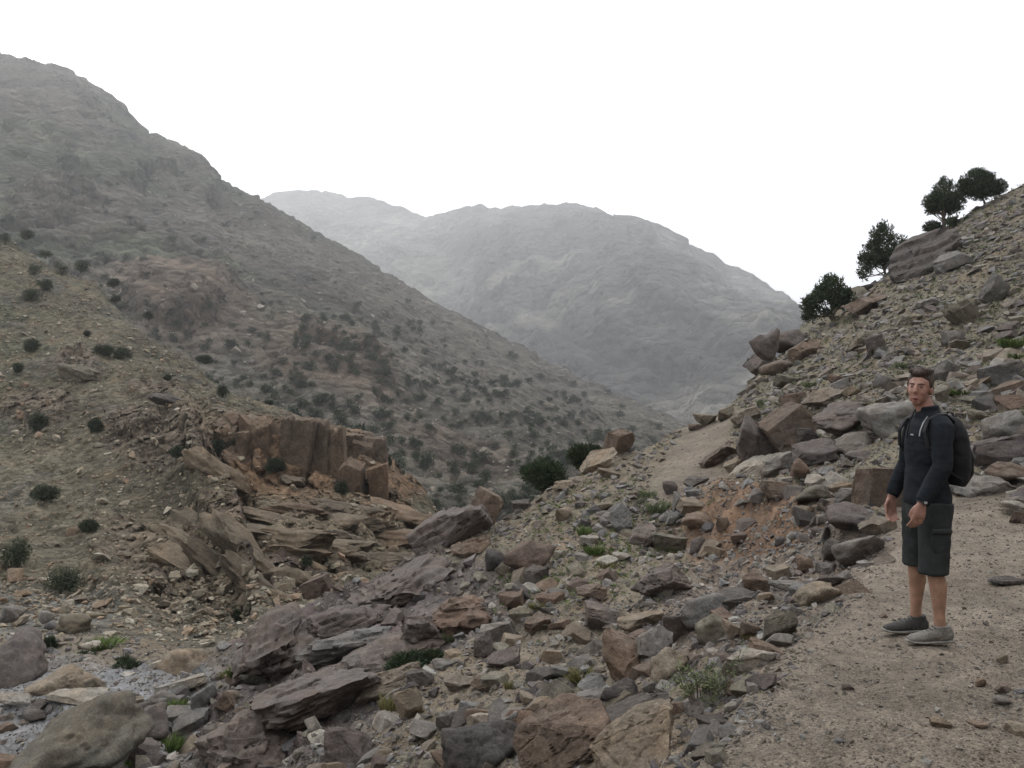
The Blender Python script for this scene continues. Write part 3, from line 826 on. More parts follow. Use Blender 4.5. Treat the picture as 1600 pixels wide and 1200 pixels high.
B(1292, 907, 42, 20, 'dark', 'a', -14, 'dark angular stone in the scree near the path edge')
B(1274, 931, 62, 36, 'tan', 'r', -16, 'smooth tan elongated boulder by the edge of the path')
B(1250, 925, 34, 28, 'grey', 'r', 0, 'grey stone behind the smooth tan elongated boulder')
B(1150, 934, 58, 20, 'dark', 's', 0, 'wide dark flat rock in the scree below the brown wedge')
B(1196, 934, 24, 16, 'tan', 'a', 0, 'small tan stone just right of the wide dark flat rock')
# --- scree and boulders on the slope under the path
B(1100, 957, 78, 48, 'grey', 'r', -10, 'large grey domed boulder in the middle of the scree')
B(1128, 962, 36, 20, 'rust', 'a', 0, 'reddish brown flat stone on the right shoulder of the grey domed boulder')
B(1115, 987, 50, 44, 'olive', 'r', 0, 'mottled olive grey boulder below the large grey domed one')
B(1056, 984, 44, 44, 'purple', 'a', 0, 'deep purple boulder left of the mottled olive grey one')
B(1004, 974, 68, 30, 'tan', 's', -18, 'pale tan slab tilted above the grey wedge')
B(1022, 1008, 48, 54, 'grey', 'a', 10, 'grey wedge of rock leaning over the big brown boulder')
B(945, 967, 56, 44, 'purple', 'a', 0, 'angular purplish brown boulder left of the pale tan slab')
B(978, 1032, 84, 62, 'brown', 'a', 16, 'big reddish brown boulder at the centre of the slope')
B(1043, 1046, 68, 52, 'tan', 'r', -28, 'pinkish pale two lobed boulder right of the big reddish brown boulder')
B(971, 1081, 58, 38, 'dark', 'r', 0, 'dark bluish grey boulder under the big reddish brown boulder')
B(1166, 1034, 78, 48, 'pale', 's', -8, 'pale grey layered boulder at the lower edge of the path')
B(1198, 1018, 44, 26, 'brown', 'a', 14, 'brown grey stone lying on the right end of the pale layered boulder')
B(1217, 981, 50, 50, 'olive', 'a', 0, 'grey brown boulder above the pale layered one at the path edge')
B(1172, 985, 30, 26, 'brown', 'a', 0, 'brown stone left of the grey brown boulder by the path edge')
B(1146, 985, 30, 30, 'tan', 'a', 0, 'tan stone beside the mottled olive grey boulder')
B(1104, 1096, 64, 30, 'grey', 'a', -10, 'flat grey rock under the sage green shrub')
B(1122, 1068, 36, 32, 'grey', 'r', -30, 'grey rock behind the sage green shrub')
B(996, 1113, 112, 40, 'dark', 'a', -22, 'long dark grey boulder above the large tan boulder at the bottom')
B(918, 1100, 66, 34, 'grey', 's', -24, 'grey tilted rock behind the big brown slab at the bottom')
B(884, 1162, 150, 92, 'brown', 'a', -26, 'big pinkish brown slab at the bottom edge of the picture')
B(938, 1124, 34, 48, 'purple', 'a', 0, 'purplish block at the upper right end of the big pinkish brown slab')
B(1000, 1172, 138, 84, 'tan', 'a', -20, 'large pale tan boulder at the bottom edge next to the path')
B(752, 1172, 124, 78, 'dark', 'r', -6, 'large dark rounded boulder at the bottom edge, centre left')
B(547, 1174, 72, 60, 'purple', 'a', 0, 'purplish pointed boulder at the bottom edge under the brown overhanging ledge')
B(597, 1181, 28, 20, 'tan', 'r', 0, 'small yellowish stone right of the purplish pointed boulder')
B(640, 1104, 38, 50, 'tan', 'a', -20, 'upright tan and grey stone beside the yellow green shrub')
B(659, 1062, 46, 28, 'dark', 'a', 10, 'dark stone under the dark green juniper mat')
B(692, 1040, 32, 16, 'grey', 'a', 0, 'flat grey stone right of the dark green juniper mat')
B(779, 996, 50, 46, 'grey', 'b', -18, 'grey block with a pale top on the right end of the outcrop')
B(788, 1030, 52, 30, 'purple', 'a', -12, 'purplish stone under the grey block with the pale top')
B(757, 1010, 30, 46, 'purple', 'a', 0, 'dark purplish rock on the left side of the grey block with the pale top')
B(840, 975, 42, 26, 'brown', 'a', -24, 'brown pointed stone up the slope from the grey pale topped block')
B(860, 955, 30, 10, 'dark', 's', 0, 'thin dark stone right of the brown pointed stone')
B(815, 962, 34, 24, 'olive', 'a', -14, 'olive grey stone touching the brown pointed stone')
B(753, 1070, 36, 20, 'brown', 'a', 0, 'brown stone in the rubble left of the dark rounded bottom boulder')
B(722, 1066, 50, 22, 'tan', 's', -8, 'flat tan slab in the rubble right of the juniper mat')
B(700, 1130, 34, 30, 'grey', 'a', 0, 'grey cube like stone above the large dark rounded bottom boulder')
B(875, 1050, 30, 20, 'grey', 'a', 0, 'grey stone on the bare earth left of the big reddish brown boulder')
B(826, 1092, 26, 18, 'tan', 'a', 0, 'tan stone on the rubble below the yellow tuft')
# --- outcrop
def outc(*a, **k):
    a = list(a); a[3] *= 1.35; a[1] += 5
    return boulder(*a, name='rock_outcrop', cat='outcrop', **k)
outc(430, 1012, 168, 74, 'purple', 'o', -26, 'left end of the purple grey outcrop, sloping down to the stream', dep=.9)
outc(545, 968, 160, 40, 'purple', 'o', -12, 'upper dark layered slab of the outcrop with loose flat stones on it', dep=.9)
outc(560, 1002, 170, 34, 'grey', 'o', -8, 'middle grey ledge of the outcrop under a tuft of dry grass', dep=.9)
outc(600, 1032, 215, 48, 'purple', 'o', -14, 'long lower ledge of the outcrop rising to the right', dep=.8)
outc(628, 918, 170, 48, 'purple', 'o', -15, 'broad smooth back of the outcrop near the leaning slab', dep=.9)
outc(672, 985, 96, 46, 'purple', 'o', -6, 'broken purple rock face on the right part of the outcrop', dep=.8)
outc(728, 962, 100, 46, 'rust', 'o', -8, 'rusty rock face at the right end of the outcrop above the juniper mat', dep=.8)
outc(505, 1098, 200, 64, 'purple', 'o', -16, 'brown overhanging ledge with a deep shadow below the outcrop', dep=.8)
outc(600, 1072, 110, 34, 'tan', 's', -22, 'pale sloping slab joining the long ledge to the overhanging one', dep=.8)
outc(375, 1152, 170, 66, 'purple', 'o', -10, 'rounded purple bedrock near the bottom left, right of the stream', dep=.9)
# --- stream bed, bottom left
B(112, 1172, 196, 112, 'olive', 'r', -14, 'largest smooth boulder at the bottom left corner', dep=1.0)
B(232, 1132, 74, 52, 'purple', 'r', -4, 'dark rounded boulder right of the largest smooth one in the stream bed')
B(212, 1114, 42, 28, 'dark', 'r', 0, 'dark stone behind the dark rounded boulder in the stream bed')
B(300, 1128, 56, 34, 'grey', 'a', -6, 'pale topped angular rock right of the grass in the stream bed')
B(317, 1094, 30, 44, 'grey', 'r', 12, 'upright grey stone near the pale flat slab')
B(258, 1094, 44, 30, 'grey', 'r', 0, 'grey rounded boulder behind the green grass of the stream bed')
B(352, 1098, 30, 34, 'brown', 'a', 0, 'small brown stone between the stream bed and the outcrop')
B(366, 1085, 22, 12, 'tan', 'a', 0, 'tiny tan stone next to the green cushion at the outcrop foot')
B(22, 1036, 90, 82, 'purple', 'r', 6, 'large dark boulder cut by the left edge of the picture', dep=1.0)
B(104, 1066, 92, 44, 'tan', 'r', 8, 'tan pinkish boulder right of the large dark one on the left edge')
B(148, 1070, 34, 30, 'olive', 'r', 0, 'olive stone leaning on the right end of the tan pinkish boulder')
B(293, 1036, 74, 44, 'tan', 'r', 4, 'rounded pinkish boulder at the left foot of the outcrop')
B(117, 978, 46, 36, 'olive', 'r', 0, 'brown grey round boulder above the small dark cone shrub')
B(52, 1121, 34, 24, 'dark', 'r', 0, 'dark round stone lying on the pale bedrock')
B(74, 964, 24, 18, 'pale', 'r', 0, 'whitish round stone in the far part of the stream bed')
B(82, 980, 18, 20, 'grey', 'r', 0, 'grey stone in front of the whitish round stone')
B(288, 1070, 84, 18, 'pale', 's', -16, 'long pale flat slab pointing at the outcrop')
B(190, 1092, 60, 22, 'grey', 's', -6, 'grey slab at the edge of the pale bedrock')
B(118, 1092, 90, 20, 'pale', 's', 5, 'whitish bedrock ledge crossing the stream bed')
B(30, 1092, 80, 18, 'pale', 's', 10, 'whitish bedrock ledge under the large dark boulder on the left edge')
B(160, 1102, 34, 20, 'pale', 'r', 0, 'pale block at the right end of the bedrock ledge')
B(16, 960, 34, 26, 'grey', 'r', 0, 'grey boulder at the left edge above the large dark one')
B(250, 1040, 24, 16, 'pale', 'a', 0, 'pale stone right of the round dark bush in the valley')
B(140, 1012, 26, 14, 'pale', 'a', 0, 'pale stone behind the low dark bush of the stream bank')
B(400, 1062, 38, 22, 'olive', 'a', -6, 'olive grey stone left of the bright green grass at the outcrop foot')
# --- hillside to the right
B(1440, 405, 112, 60, 'dark', 's', -34, 'huge dark boulder on the right skyline between the junipers', dep=1.0)
B(1478, 388, 40, 34, 'dark', 'a', 0, 'dark rock on the right side of the huge skyline boulder')
B(1485, 412, 50, 28, 'grey', 'a', -30, 'grey slab lying against the right foot of the huge skyline boulder')
B(1197, 541, 50, 42, 'purple', 'r', -20, 'rounded dark boulder, leftmost on the skyline of the right hillside')
B(1234, 534, 58, 34, 'purple', 'r', -22, 'dark boulder second from the left on the hillside skyline')
B(1190, 568, 44, 32, 'purple', 'a', -30, 'dark rock under the leftmost rounded skyline boulder')
B(1257, 549, 42, 28, 'brown', 'a', -20, 'brown rock under the second skyline boulder')
B(1214, 578, 46, 26, 'brown', 'r', -24, 'brown rounded rock down the slope from the second skyline boulder')
B(1326, 466, 56, 26, 'olive', 'r', -24, 'long rock on the skyline right of the lowest juniper')
B(1352, 452, 22, 12, 'dark', 'a', 0, 'small dark stone on the skyline between the two lower junipers')
B(1356, 478, 66, 30, 'brown', 's', -24, 'brown slab on the hillside under the small dark skyline stone')
B(1554, 456, 34, 46, 'grey', 'a', 20, 'upright grey slab standing in the upper hillside')
B(1512, 486, 44, 50, 'olive', 's', -40, 'brown grey rock rib left of the upright grey slab')
B(1491, 529, 32, 24, 'grey', 'a', 0, 'grey blocky stone above the head of the hiker, to his right')
B(1371, 540, 34, 28, 'purple', 'a', -20, 'purplish stone in the hillside above the left of the head')
B(1348, 530, 52, 24, 'olive', 's', -22, 'olive flat rock in the middle of the right hillside')
B(1569, 584, 52, 34, 'grey', 'b', -20, 'grey sharp edged block at the right edge on orange earth')
B(1548, 592, 32, 28, 'tan', 'a', 0, 'tan stone leaning on the sharp edged grey block')
B(1584, 630, 52, 26, 'rust', 's', -8, 'rusty flat rock cut by the right edge, above the purple boulders')
B(1568, 668, 62, 42, 'grey', 'r', -20, 'grey purple boulder above the path at the right edge')
B(1566, 706, 90, 50, 'purple', 'a', -10, 'large purple grey boulder right of the backpack')
B(1576, 744, 70, 38, 'brown', 'r', 6, 'brown rock with a shadowed base under the large purple grey boulder')
B(1528, 760, 86, 32, 'grey', 's', 4, 'low grey bedrock right behind the backpack')
B(1588, 796, 46, 26, 'pale', 'r', 0, 'pale grey stone at the right edge beside the path')
B(1530, 650, 30, 18, 'olive', 'r', 0, 'olive stone just right of the shoulder of the hiker')
B(1379, 599, 22, 24, 'grey', 'a', 10, 'small upright greenish grey stone left of the face of the hiker')
B(1478, 581, 38, 34, 'grey', 'a', 0, 'grey boulder just right of the hair of the hiker')
B(1472, 615, 32, 30, 'olive', 'a', 0, 'olive stone behind the right ear of the hiker')
B(1520, 600, 30, 14, 'tan', 's', -14, 'flat tan stone between the hiker and the right edge')
B(1400, 610, 30, 12, 'pale', 's', -6, 'pale flake on the orange earth left of the chin of the hiker')
B(1356, 626, 32, 14, 'pale', 's', 10, 'pale flake lying on the wide dark boulder')
B(1290, 620, 64, 30, 'tan', 's', -22, 'pinkish tan slab on the lower hillside, largest there')
B(1240, 628, 40, 26, 'brown', 'a', -18, 'brown rock left of the pinkish tan slab')
B(1165, 655, 38, 30, 'tan', 's', -20, 'tan ledge on the crest above the far path')
B(1134, 648, 28, 20, 'olive', 's', -14, 'olive ledge at the low end of the crest above the far path')
B(1228, 596, 34, 22, 'olive', 'a', 0, 'olive stone on the lower left hillside')
B(1312, 596, 30, 20, 'rust', 'a', 0, 'reddish stone in the middle of the lower hillside')
B(1420, 500, 40, 18, 'olive', 's', -22, 'olive slab on the hillside above the head of the hiker')
B(1450, 475, 34, 16, 'grey', 's', -20, 'grey slab halfway between the head of the hiker and the huge skyline boulder')
B(1572, 908, 54, 15, 'dark', 's', 2, 'dark flat stone lying on the right side of the path')
B(1362, 858, 22, 8, 'dark', 's', 0, 'dark chip of stone on the hump beside the path')
B(1380, 962, 13, 7, 'brown', 'a', 0, 'small stone on the path left of the shoes')
B(1324, 1074, 18, 11, 'brown', 'a', 0, 'brown cube like pebble alone in the middle of the path')
B(1466, 1130, 28, 16, 'tan', 'a', 0, 'tan flat stone on the path in the lower right corner')
B(1310, 1158, 14, 8, 'grey', 'r', 0, 'little grey pebble at the bottom of the path')
B(1532, 1068, 14, 15, 'brown', 'a', 0, 'brown upright pebble right of the path below the shoes')
B(1567, 1078, 22, 15, 'brown', 'a', 8, 'brown angular stone lower right of the shoes')
B(1565, 1096, 26, 15, 'grey', 'r', 0, 'grey rounded stone under the brown angular stone in the lower right')
B(1530, 1132, 26, 12, 'brown', 'a', -14, 'small brown wedge near the bottom right corner')
B(1592, 1140, 34, 22, 'tan', 'a', 0, 'tan stone cut by the right edge near the bottom')
B(1568, 1030, 20, 14, 'tan', 'a', -25, 'tan tilted flake right of the shoes of the hiker')
# --- big rocks across the valley
LB = left_bvh
B(120, 586, 70, 30, 'olive', 'o', 14, 'brown layered crag among bushes on the upper left slope', bvh=LB, dep=.5, name='crag', cat='crag')
B(262, 626, 62, 18, 'dark', 'o', 14, 'dark narrow overhanging ledge in the middle of the left slope', bvh=LB, dep=.5, name='crag', cat='crag')
B(458, 752, 36, 16, 'tan', 's', 14, 'pale flat rock under the brown cliff on the left slope', bvh=LB)
B(366, 656, 30, 22, 'brown', 'r', 0, 'round block at the left end of the brown cliff top', bvh=LB)
B(392, 658, 26, 20, 'brown', 'r', 0, 'second round block on the brown cliff top', bvh=LB)
B(498, 915, 40, 26, 'rust', 'b', -24, 'reddish block in the gorge just above the outcrop')
B(615, 862, 24, 20, 'tan', 'r', 0, 'pale rounded boulder at the gorge mouth left of the leaning slab', bvh=LB)

# ---------------------------------------------------------------- jointed brown cliff and the ledges of the gorge wall
def at_left(px, py):
    for k in range(60):
        h = ray(px, py + k * 2, left_bvh)
        if h[0] is not None: return h[0].y
    return 60
def block(name, px, py, w, h, mat, tilt, parent, kind='b', dep=1.0, seed=0, dd=0.0):
    d = at_left(px, py + h * .3) + dd
    wd, hd = w / FPX * d, h / FPX * d
    o = link(name, rock_mesh(kind, seed, 4, mat), loc=pt(px, py, d + .1 * wd), scale=(wd * .60, max(wd * .5, 1.0) * dep, hd * .60))
    o.rotation_euler = (0, R(tilt), 0)
    o.parent = parent; o.matrix_parent_inverse = Matrix.Translation(-parent.location)
    return o
def anchor(name, px, py, label, cat):
    o = bpy.data.objects.new(name, None); COL.objects.link(o); o.location = pt(px, py, at_left(px, py)); o['label'] = label; o['category'] = cat
    return o
g = random.Random(77)
cf = anchor('cliff', 480, 740, 'reddish brown cliff with upright joints on the slope across the valley', 'cliff')
x = 350
while x < 588:
    w = g.uniform(11, 26)
    top = np.interp(x + w / 2, [350, 420, 470, 600, 640], [658, 662, 666, 694, 716]) + g.uniform(-3, 3)
    bot = np.interp(x + w / 2, [350, 420, 480, 560, 640], [705, 750, 772, 778, 806]) + g.uniform(-8, 8)
    if g.random() < .45:
        mid = top + (bot - top) * g.uniform(.22, .5)
        block('rock_column', x + w / 2, (top + mid) / 2, w * 1.5, (mid - top) * 1.25, 'cliff', g.uniform(-6, 10), cf, seed=2000 + g.randrange(12), dep=1.1, dd=g.uniform(.7, 1.5) + max(0, x - 540) * .02)
    else: mid = top
    block('rock_column', x + w / 2 + g.uniform(-3, 3), (mid + bot) / 2, w * 1.55, (bot - mid) * 1.12, 'cliff', g.uniform(-4, 8), cf, kind='b', seed=2000 + g.randrange(12), dep=1.1, dd=g.uniform(.9, 2.2) + max(0, x - 540) * .03)
    x += w * .95
wall = anchor('gorge_wall', 520, 840, 'layered brown rock ledges dropping to the gorge under the cliff', 'rock ledges')
for row, (x0, x1, y0, dip) in enumerate(((385, 640, 790, 7), (395, 660, 812, 7), (380, 665, 832, 5), (400, 655, 850, 4), (420, 630, 868, 1))):
    x = x0 + g.uniform(-14, 10)
    while x < x1:
        w = g.uniform(40, 120); y = y0 + (x - x0) * math.tan(R(dip)) * .5 + g.uniform(-7, 7)
        if g.random() < .82: block('ledge', x + w / 2, y, w * 1.2, g.uniform(16, 30), 'ledge' if g.random() < .75 else 'cliff', dip + g.uniform(-6, 7), wall, kind='o', seed=2100 + g.randrange(12), dep=.6, dd=g.uniform(.2, .9))
        x += w * .95
rib = anchor('rock_rib', 300, 850, 'steep ribs of tan rock slanting down into the gorge', 'rock ledges')
for (px_r, py_r, w, h, t) in [(340, 740, 60, 30, 50), (372, 850, 76, 26, 56), (392, 905, 60, 22, 50), (318, 838, 70, 26, 42), (345, 888, 70, 24, 44), (275, 850, 64, 24, 34), (300, 893, 76, 22, 36),
                          (330, 930, 60, 20, 30), (225, 850, 46, 16, 26), (235, 925, 50, 16, 20), (445, 905, 60, 30, 14), (470, 890, 50, 24, 8), (425, 935, 56, 22, 20)]:
    block('ledge', px_r, py_r, w * 1.7, h * 1.35, 'ledge', t * .8, rib, kind='o', seed=2100 + g.randrange(12), dep=.7, dd=1.5)

# ================================================================ loose stones
def hull_stone(seed, npt=11, flat=.62):
    g = np.random.default_rng(seed)
    bm = bmesh.new()
    p = g.normal(size=(npt, 3)); p /= np.linalg.norm(p, axis=1)[:, None]; p *= g.uniform(.8, 1.05, npt)[:, None]
    p *= np.array([1, g.uniform(.6, .95), g.uniform(flat - .25, flat + .15)])
    for q in p: bm.verts.new(q)
    r = bmesh.ops.convex_hull(bm, input=bm.verts[:])
    for v in [v for v in bm.verts if not v.link_faces]: bm.verts.remove(v)
    bm.verts.index_update(); bmesh.ops.triangulate(bm, faces=bm.faces[:])
    v = np.array([x.co[:] for x in bm.verts]); f = np.array([[q.index for q in pp.verts] for pp in bm.faces]); bm.free()
    return v, f
STN = [hull_stone(300 + i, 9 + i % 5) for i in range(22)]
SCOL = .86 * np.array([(.190, .186, .182), (.16, .145, .144), (.205, .186, .160), (.28, .270, .245), (.165, .146, .128), (.105, .098, .098), (.185, .175, .142), (.165, .136, .116)])

def join_stones(name, pos, nrm, size, yaw, proto, col, sink=.25, mat=None, squash=1.0):
    """all stones of one patch of rubble as one mesh"""
    Vs, Fs, Cs = [], [], []; base = 0
    for k, (v, f) in enumerate(STN):
        idx = np.nonzero(proto == k)[0]
        if not len(idx): continue
        n = nrm[idx]
        t = np.cross(n, np.array([0, 1.0, .01])); t /= np.linalg.norm(t, axis=1)[:, None]
        b = np.cross(n, t)
        c, s = np.cos(yaw[idx])[:, None], np.sin(yaw[idx])[:, None]
        e1, e2 = t * c + b * s, -t * s + b * c
        P = (v[None, :, 0, None] * e1[:, None, :] + v[None, :, 1, None] * e2[:, None, :] + squash * v[None, :, 2, None] * n[:, None, :]) * size[idx][:, None, None] * .5
        P += (pos[idx] + n * (size[idx] * sink * .5)[:, None])[:, None, :]
        m = len(idx)
        Vs.append(P.reshape(-1, 3))
        Fs.append((f[None] + (np.arange(m) * len(v))[:, None, None] + base).reshape(-1, 3))
        Cs.append(np.repeat(col[idx], len(v), 0))
        base += m * len(v)
    me = new_mesh(name, np.concatenate(Vs), np.concatenate(Fs), mat or M['stones'], False, np.concatenate(Cs))
    return link(name, me, kind='stuff')

def scatter(n, x0, x1, y0, y1, bvh, dens, sizefn, seed):
    """drop stones on the terrain as seen from anywhere near the photographer"""
    g = np.random.default_rng(seed)
    out = []
    xs, ys = g.uniform(x0, x1, n), g.uniform(y0, y1, n)
    org = g.uniform(-1, 1, (n, 3)) * np.array([.7, .3, .35])
    kk = dens(xs, ys); keep = g.uniform(0, 1, n) < kk
    for i in np.nonzero(keep)[0]:
        d = Vector(((xs[i] - 800) / FPX, 1, (600 - ys[i]) / FPX)).normalized()
        h = bvh.ray_cast(Vector(org[i]), d)
        if h[0] is None: continue
        out.append((*h[0], *h[1], xs[i], ys[i]))
    a = np.array(out)
    p, nn, px, py = a[:, :3], a[:, 3:6], a[:, 6], a[:, 7]
    px = 800 + FPX * p[:, 0] / p[:, 1]; py = 600 - FPX * p[:, 2] / p[:, 1]
    nn[nn[:, 2] < 0] *= -1
    nn = nn + np.array([0, 0, .6]) + g.normal(size=nn.shape) * .28; nn /= np.linalg.norm(nn, axis=1)[:, None]
    sz = sizefn(g, p, px, py)
    return p, nn, px, py, sz, g

def path_mask(p):
    a = seg_dist(p[:, 0], p[:, 1], path_c) + .22 * fbm(p * 1.6, 3) + .1; b = seg_dist(p[:, 0], p[:, 1], far_path)
    return np.maximum(1 - sstep(.45, .85, a), (1 - sstep(.6, .95, b)) * (p[:, 1] > 13.5))

def dens_near(x, y):
    d = np.full(len(x), .62)
    d = np.where((y < 640) & (x > 1100), .9, d)
    o = np.clip(ell(x, y, 560, 985, 235, 80, -14) + ell(x, y, 440, 1110, 180, 55, -12), 0, 1)
    d *= 1 - .7 * o
    d *= 1 - .75 * ell(x, y, 90, 1110, 190, 70)
    d *= 1 - .9 * ell(x, y, 1165, 815, 105, 50, 8)
    d = np.where(ell(x, y, 1190, 925, 170, 75, -25) > .5, 1.0, d)
    d = np.where((x > 1490) & (y > 820), 1.0, d)
    d *= .45 + .9 * sstep(-.25, .25, fbm(np.stack([x, y, 0 * x], 1) * .012, 3))
    return np.clip(d, 0, 1)
def size_near(g, p, px, py):
    n = len(p)
    s = 4.2 * (1 - g.uniform(0, 1, n)) ** (-1 / 1.85)              # apparent size, pixels of the photograph
    s = np.clip(s, 0, 52)
    w = s / FPX * p[:, 1]
    scree = ell(px, py, 1190, 925, 190, 80, -25)
    w = np.where(scree > .5, np.minimum(w, .17), w)
    hill = (py < 640) & (px > 1100)
    w = np.where(hill, w * 1.12, w)
    w = np.clip(w, .018, np.where(hill, .58, .40))
    return w
P_, N_, PXs, PYs, S_, g_ = scatter(140000, -60, 1660, 270, 1290, near_bvh, dens_near, size_near, 11)
pm = path_mask(P_)
keep = g_.uniform(0, 1, len(P_)) > pm * np.where(PXs > 1500, .1, .5)
S_ = np.where(pm > .3, np.minimum(S_, .011 + .06 * g_.uniform(0, 1, len(S_)) ** 4), S_)
ok = keep & (P_[:, 1] < 46)
P_, N_, PXs, PYs, S_, pm = P_[ok], N_[ok], PXs[ok], PYs[ok], S_[ok], pm[ok]
ci = g_.choice(8, len(P_), p=[.25, .16, .17, .10, .11, .06, .08, .07])
grey_zone = ell(PXs, PYs, 1190, 925, 190, 80, -25) > .5
ci = np.where(grey_zone & (g_.uniform(0, 1, len(ci)) < .7), g_.choice([0, 0, 1, 3], len(ci)), ci)
hillz = (PYs < 640) & (PXs > 1100)
ci = np.where(hillz & (g_.uniform(0, 1, len(ci)) < .5), g_.choice([6, 0, 2, 4], len(ci)), ci)
ci = np.where((pm > .3), g_.choice([2, 3, 4, 2], len(ci)), ci)
Cl = SCOL[ci] * g_.uniform(.72, 1.25, (len(ci), 1))
proto = g_.integers(0, len(STN), len(ci)); yaw = g_.uniform(0, 6.28, len(ci))
app = S_ * FPX / P_[:, 1]
# keep the largest ones apart: each is a stone of its own
hx = np.array([(h[1], h[2], h[3] * .42, h[4] * .42) for h in HERO])
def covered(x, y):
    return (((x - hx[:, 0]) / hx[:, 2]) ** 2 + ((y - hx[:, 1]) / hx[:, 3]) ** 2 < 1).any()
order = np.argsort(-app)
big = []
for i in order:
    if app[i] < 13: break
    if -5 < PXs[i] < 1605 and PYs[i] < 1205 and not covered(PXs[i], PYs[i]) and not (1375 < PXs[i] < 1530 and 560 < PYs[i] < 1010): big.append(i)
    if len(big) >= 118: break
bigset = np.zeros(len(app), bool); bigset[big] = True
rest = ~bigset
def sel(m): return P_[m], N_[m], S_[m], yaw[m], proto[m], Cl[m]
for nm, mk in (("scree_rubble", ~hillz & (pm < .3)), ("hillside_rubble", hillz & (pm < .3)), ("path_pebbles", pm >= .3)):
    mk = mk & rest
    if mk.any():
        join_stones(nm, *sel(mk), sink=.08)
CN = ['grey', 'purplish', 'tan', 'pale', 'brown', 'dark', 'olive', 'rusty']
CM = ['grey', 'purple', 'tan', 'pale', 'brown', 'dark', 'olive', 'rust']
SB = {}
used_lab = {}
def direction(dx, dy):
    a = math.degrees(math.atan2(-dy, dx)) % 360
    return ['right of', 'above and right of', 'above', 'above and left of', 'left of', 'below and left of', 'below', 'below and right of'][int((a + 22.5) // 45) % 8]
for i in big:
    k = int(ci[i]); pr = int(proto[i]) % 10
    key = (pr, k)
    if key not in SB:
        Pm, Fm = cut_rock(500 + pr, 4 if pr < 0 else 3, planes=8)
        Pm = Pm * np.array([1, .8, .5 + .03 * pr])
        SB[key] = new_mesh("stone", Pm, Fm, M['rock_' + CM[k]], False)
    n = Vector(N_[i]); q = n.to_track_quat('Z', 'Y')
    s = float(S_[i]) * .5
    o = link('stone', SB[key], loc=Vector(P_[i]) + n * s * .10, scale=(s, s, s))
    o.rotation_mode = 'QUATERNION'; o.rotation_quaternion = q @ Euler((0, 0, float(yaw[i]))).to_quaternion()
    near_h = sorted(HERO, key=lambda h: math.hypot(h[1] - PXs[i], h[2] - PYs[i]) / (1 + h[3] / 120))
    szw = 'large' if app[i] > 32 else ('medium' if app[i] > 22 else 'small')
    shp = ['angular', 'flat', 'blocky', 'wedge shaped', 'rounded'][pr % 5]
    grp = 'loose stones on the right hillside' if hillz[i] else 'loose stones on the slope under the path'
    for h in near_h[:14]:
        ref = h[0].split(',')[0].split(' with ')[0]
        words = f"{szw} {shp} {CN[k]} stone {direction(PXs[i] - h[1], PYs[i] - h[2])} the {ref}".split()
        lab = ' '.join(words)
        if len(words) <= 16 and lab not in used_lab: break
    else:
        lab = f"{szw} {shp} {CN[k]} stone on the {'right hillside' if hillz[i] else 'slope under the path'}"
    used_lab[lab] = 1
    o['label'] = lab; o['category'] = 'stone'; o['group'] = grp

# finest gravel between the stones
STN_ALL = STN
STN = [hull_stone(600 + i, 6, .7) for i in range(8)]
pq, nq, xq, yq, sq, gq = scatter(56000, -40, 1640, 290, 1260, near_bvh, lambda x, y: .9 * (1 - .85 * ell(x, y, 560, 985, 235, 80, -14)) * np.ones(len(x)), lambda g, p, px, py: np.clip(g.uniform(2.2, 6.5, len(p)) / FPX * p[:, 1], .012, .12), 61)
mq = path_mask(pq); kq = (gq.uniform(0, 1, len(pq)) > mq * np.where(xq > 1480, .35, .8)) & (pq[:, 1] < 42)
cq = SCOL[gq.choice(8, len(pq), p=[.25, .16, .17, .10, .11, .06, .08, .07])] * gq.uniform(.75, 1.25, (len(pq), 1))
join_stones("fine_gravel", pq[kq], nq[kq], sq[kq], gq.uniform(0, 6.28, kq.sum()), gq.integers(0, 8, kq.sum()), cq[kq], sink=.05)
STN = STN_ALL
# stones of the slope across the valley
def dens_left(x, y): return (.6 + .4 * (y > 900)) * np.ones(len(x)) * (1 - .5 * ell(x, y, 475, 715, 140, 50))
def size_left(g, p, px, py):
    s = 3.2 * (1 - g.uniform(0, 1, len(p))) ** (-1 / 2.3)
    s = np.where(py > 900, s * 1.8, s)
    return np.clip(s / FPX * p[:, 1], .08, .9)
pL, nL, xL, yL, sL, gL = scatter(16000, -40, 760, 360, 1010, left_bvh, dens_left, size_left, 21)
cL = np.array([(.23, .205, .155), (.19, .165, .125), (.28, .26, .21), (.15, .13, .10), (.215, .165, .12)])[gL.integers(0, 5, len(pL))] * gL.uniform(.8, 1.2, (len(pL), 1))
join_stones("valley_slope_rubble", pL, nL, sL, gL.uniform(0, 6.28, len(pL)), gL.integers(0, len(STN), len(pL)), cL, sink=.1)
# blocks on the big mountainside
def dens_big(x, y): return .7 * sstep(150, 600, x + y * .4)
def size_big(g, p, px, py):
    s = 2.5 * (1 - g.uniform(0, 1, len(p))) ** (-1 / 2.3)
    return np.clip(s / FPX * p[:, 1], .3, 4)
pG, nG, xG, yG, sG, gG = scatter(6500, 60, 1080, 250, 840, big_bvh, dens_big, size_big, 31)
cG = np.array([(.23, .21, .18), (.19, .17, .145), (.27, .25, .22), (.15, .13, .115)])[gG.integers(0, 4, len(pG))] * gG.uniform(.8, 1.2, (len(pG), 1))
join_stones("mountainside_rubble", pG, nG, sG, gG.uniform(0, 6.28, len(pG)), gG.integers(0, len(STN), len(pG)), cG, sink=.1)
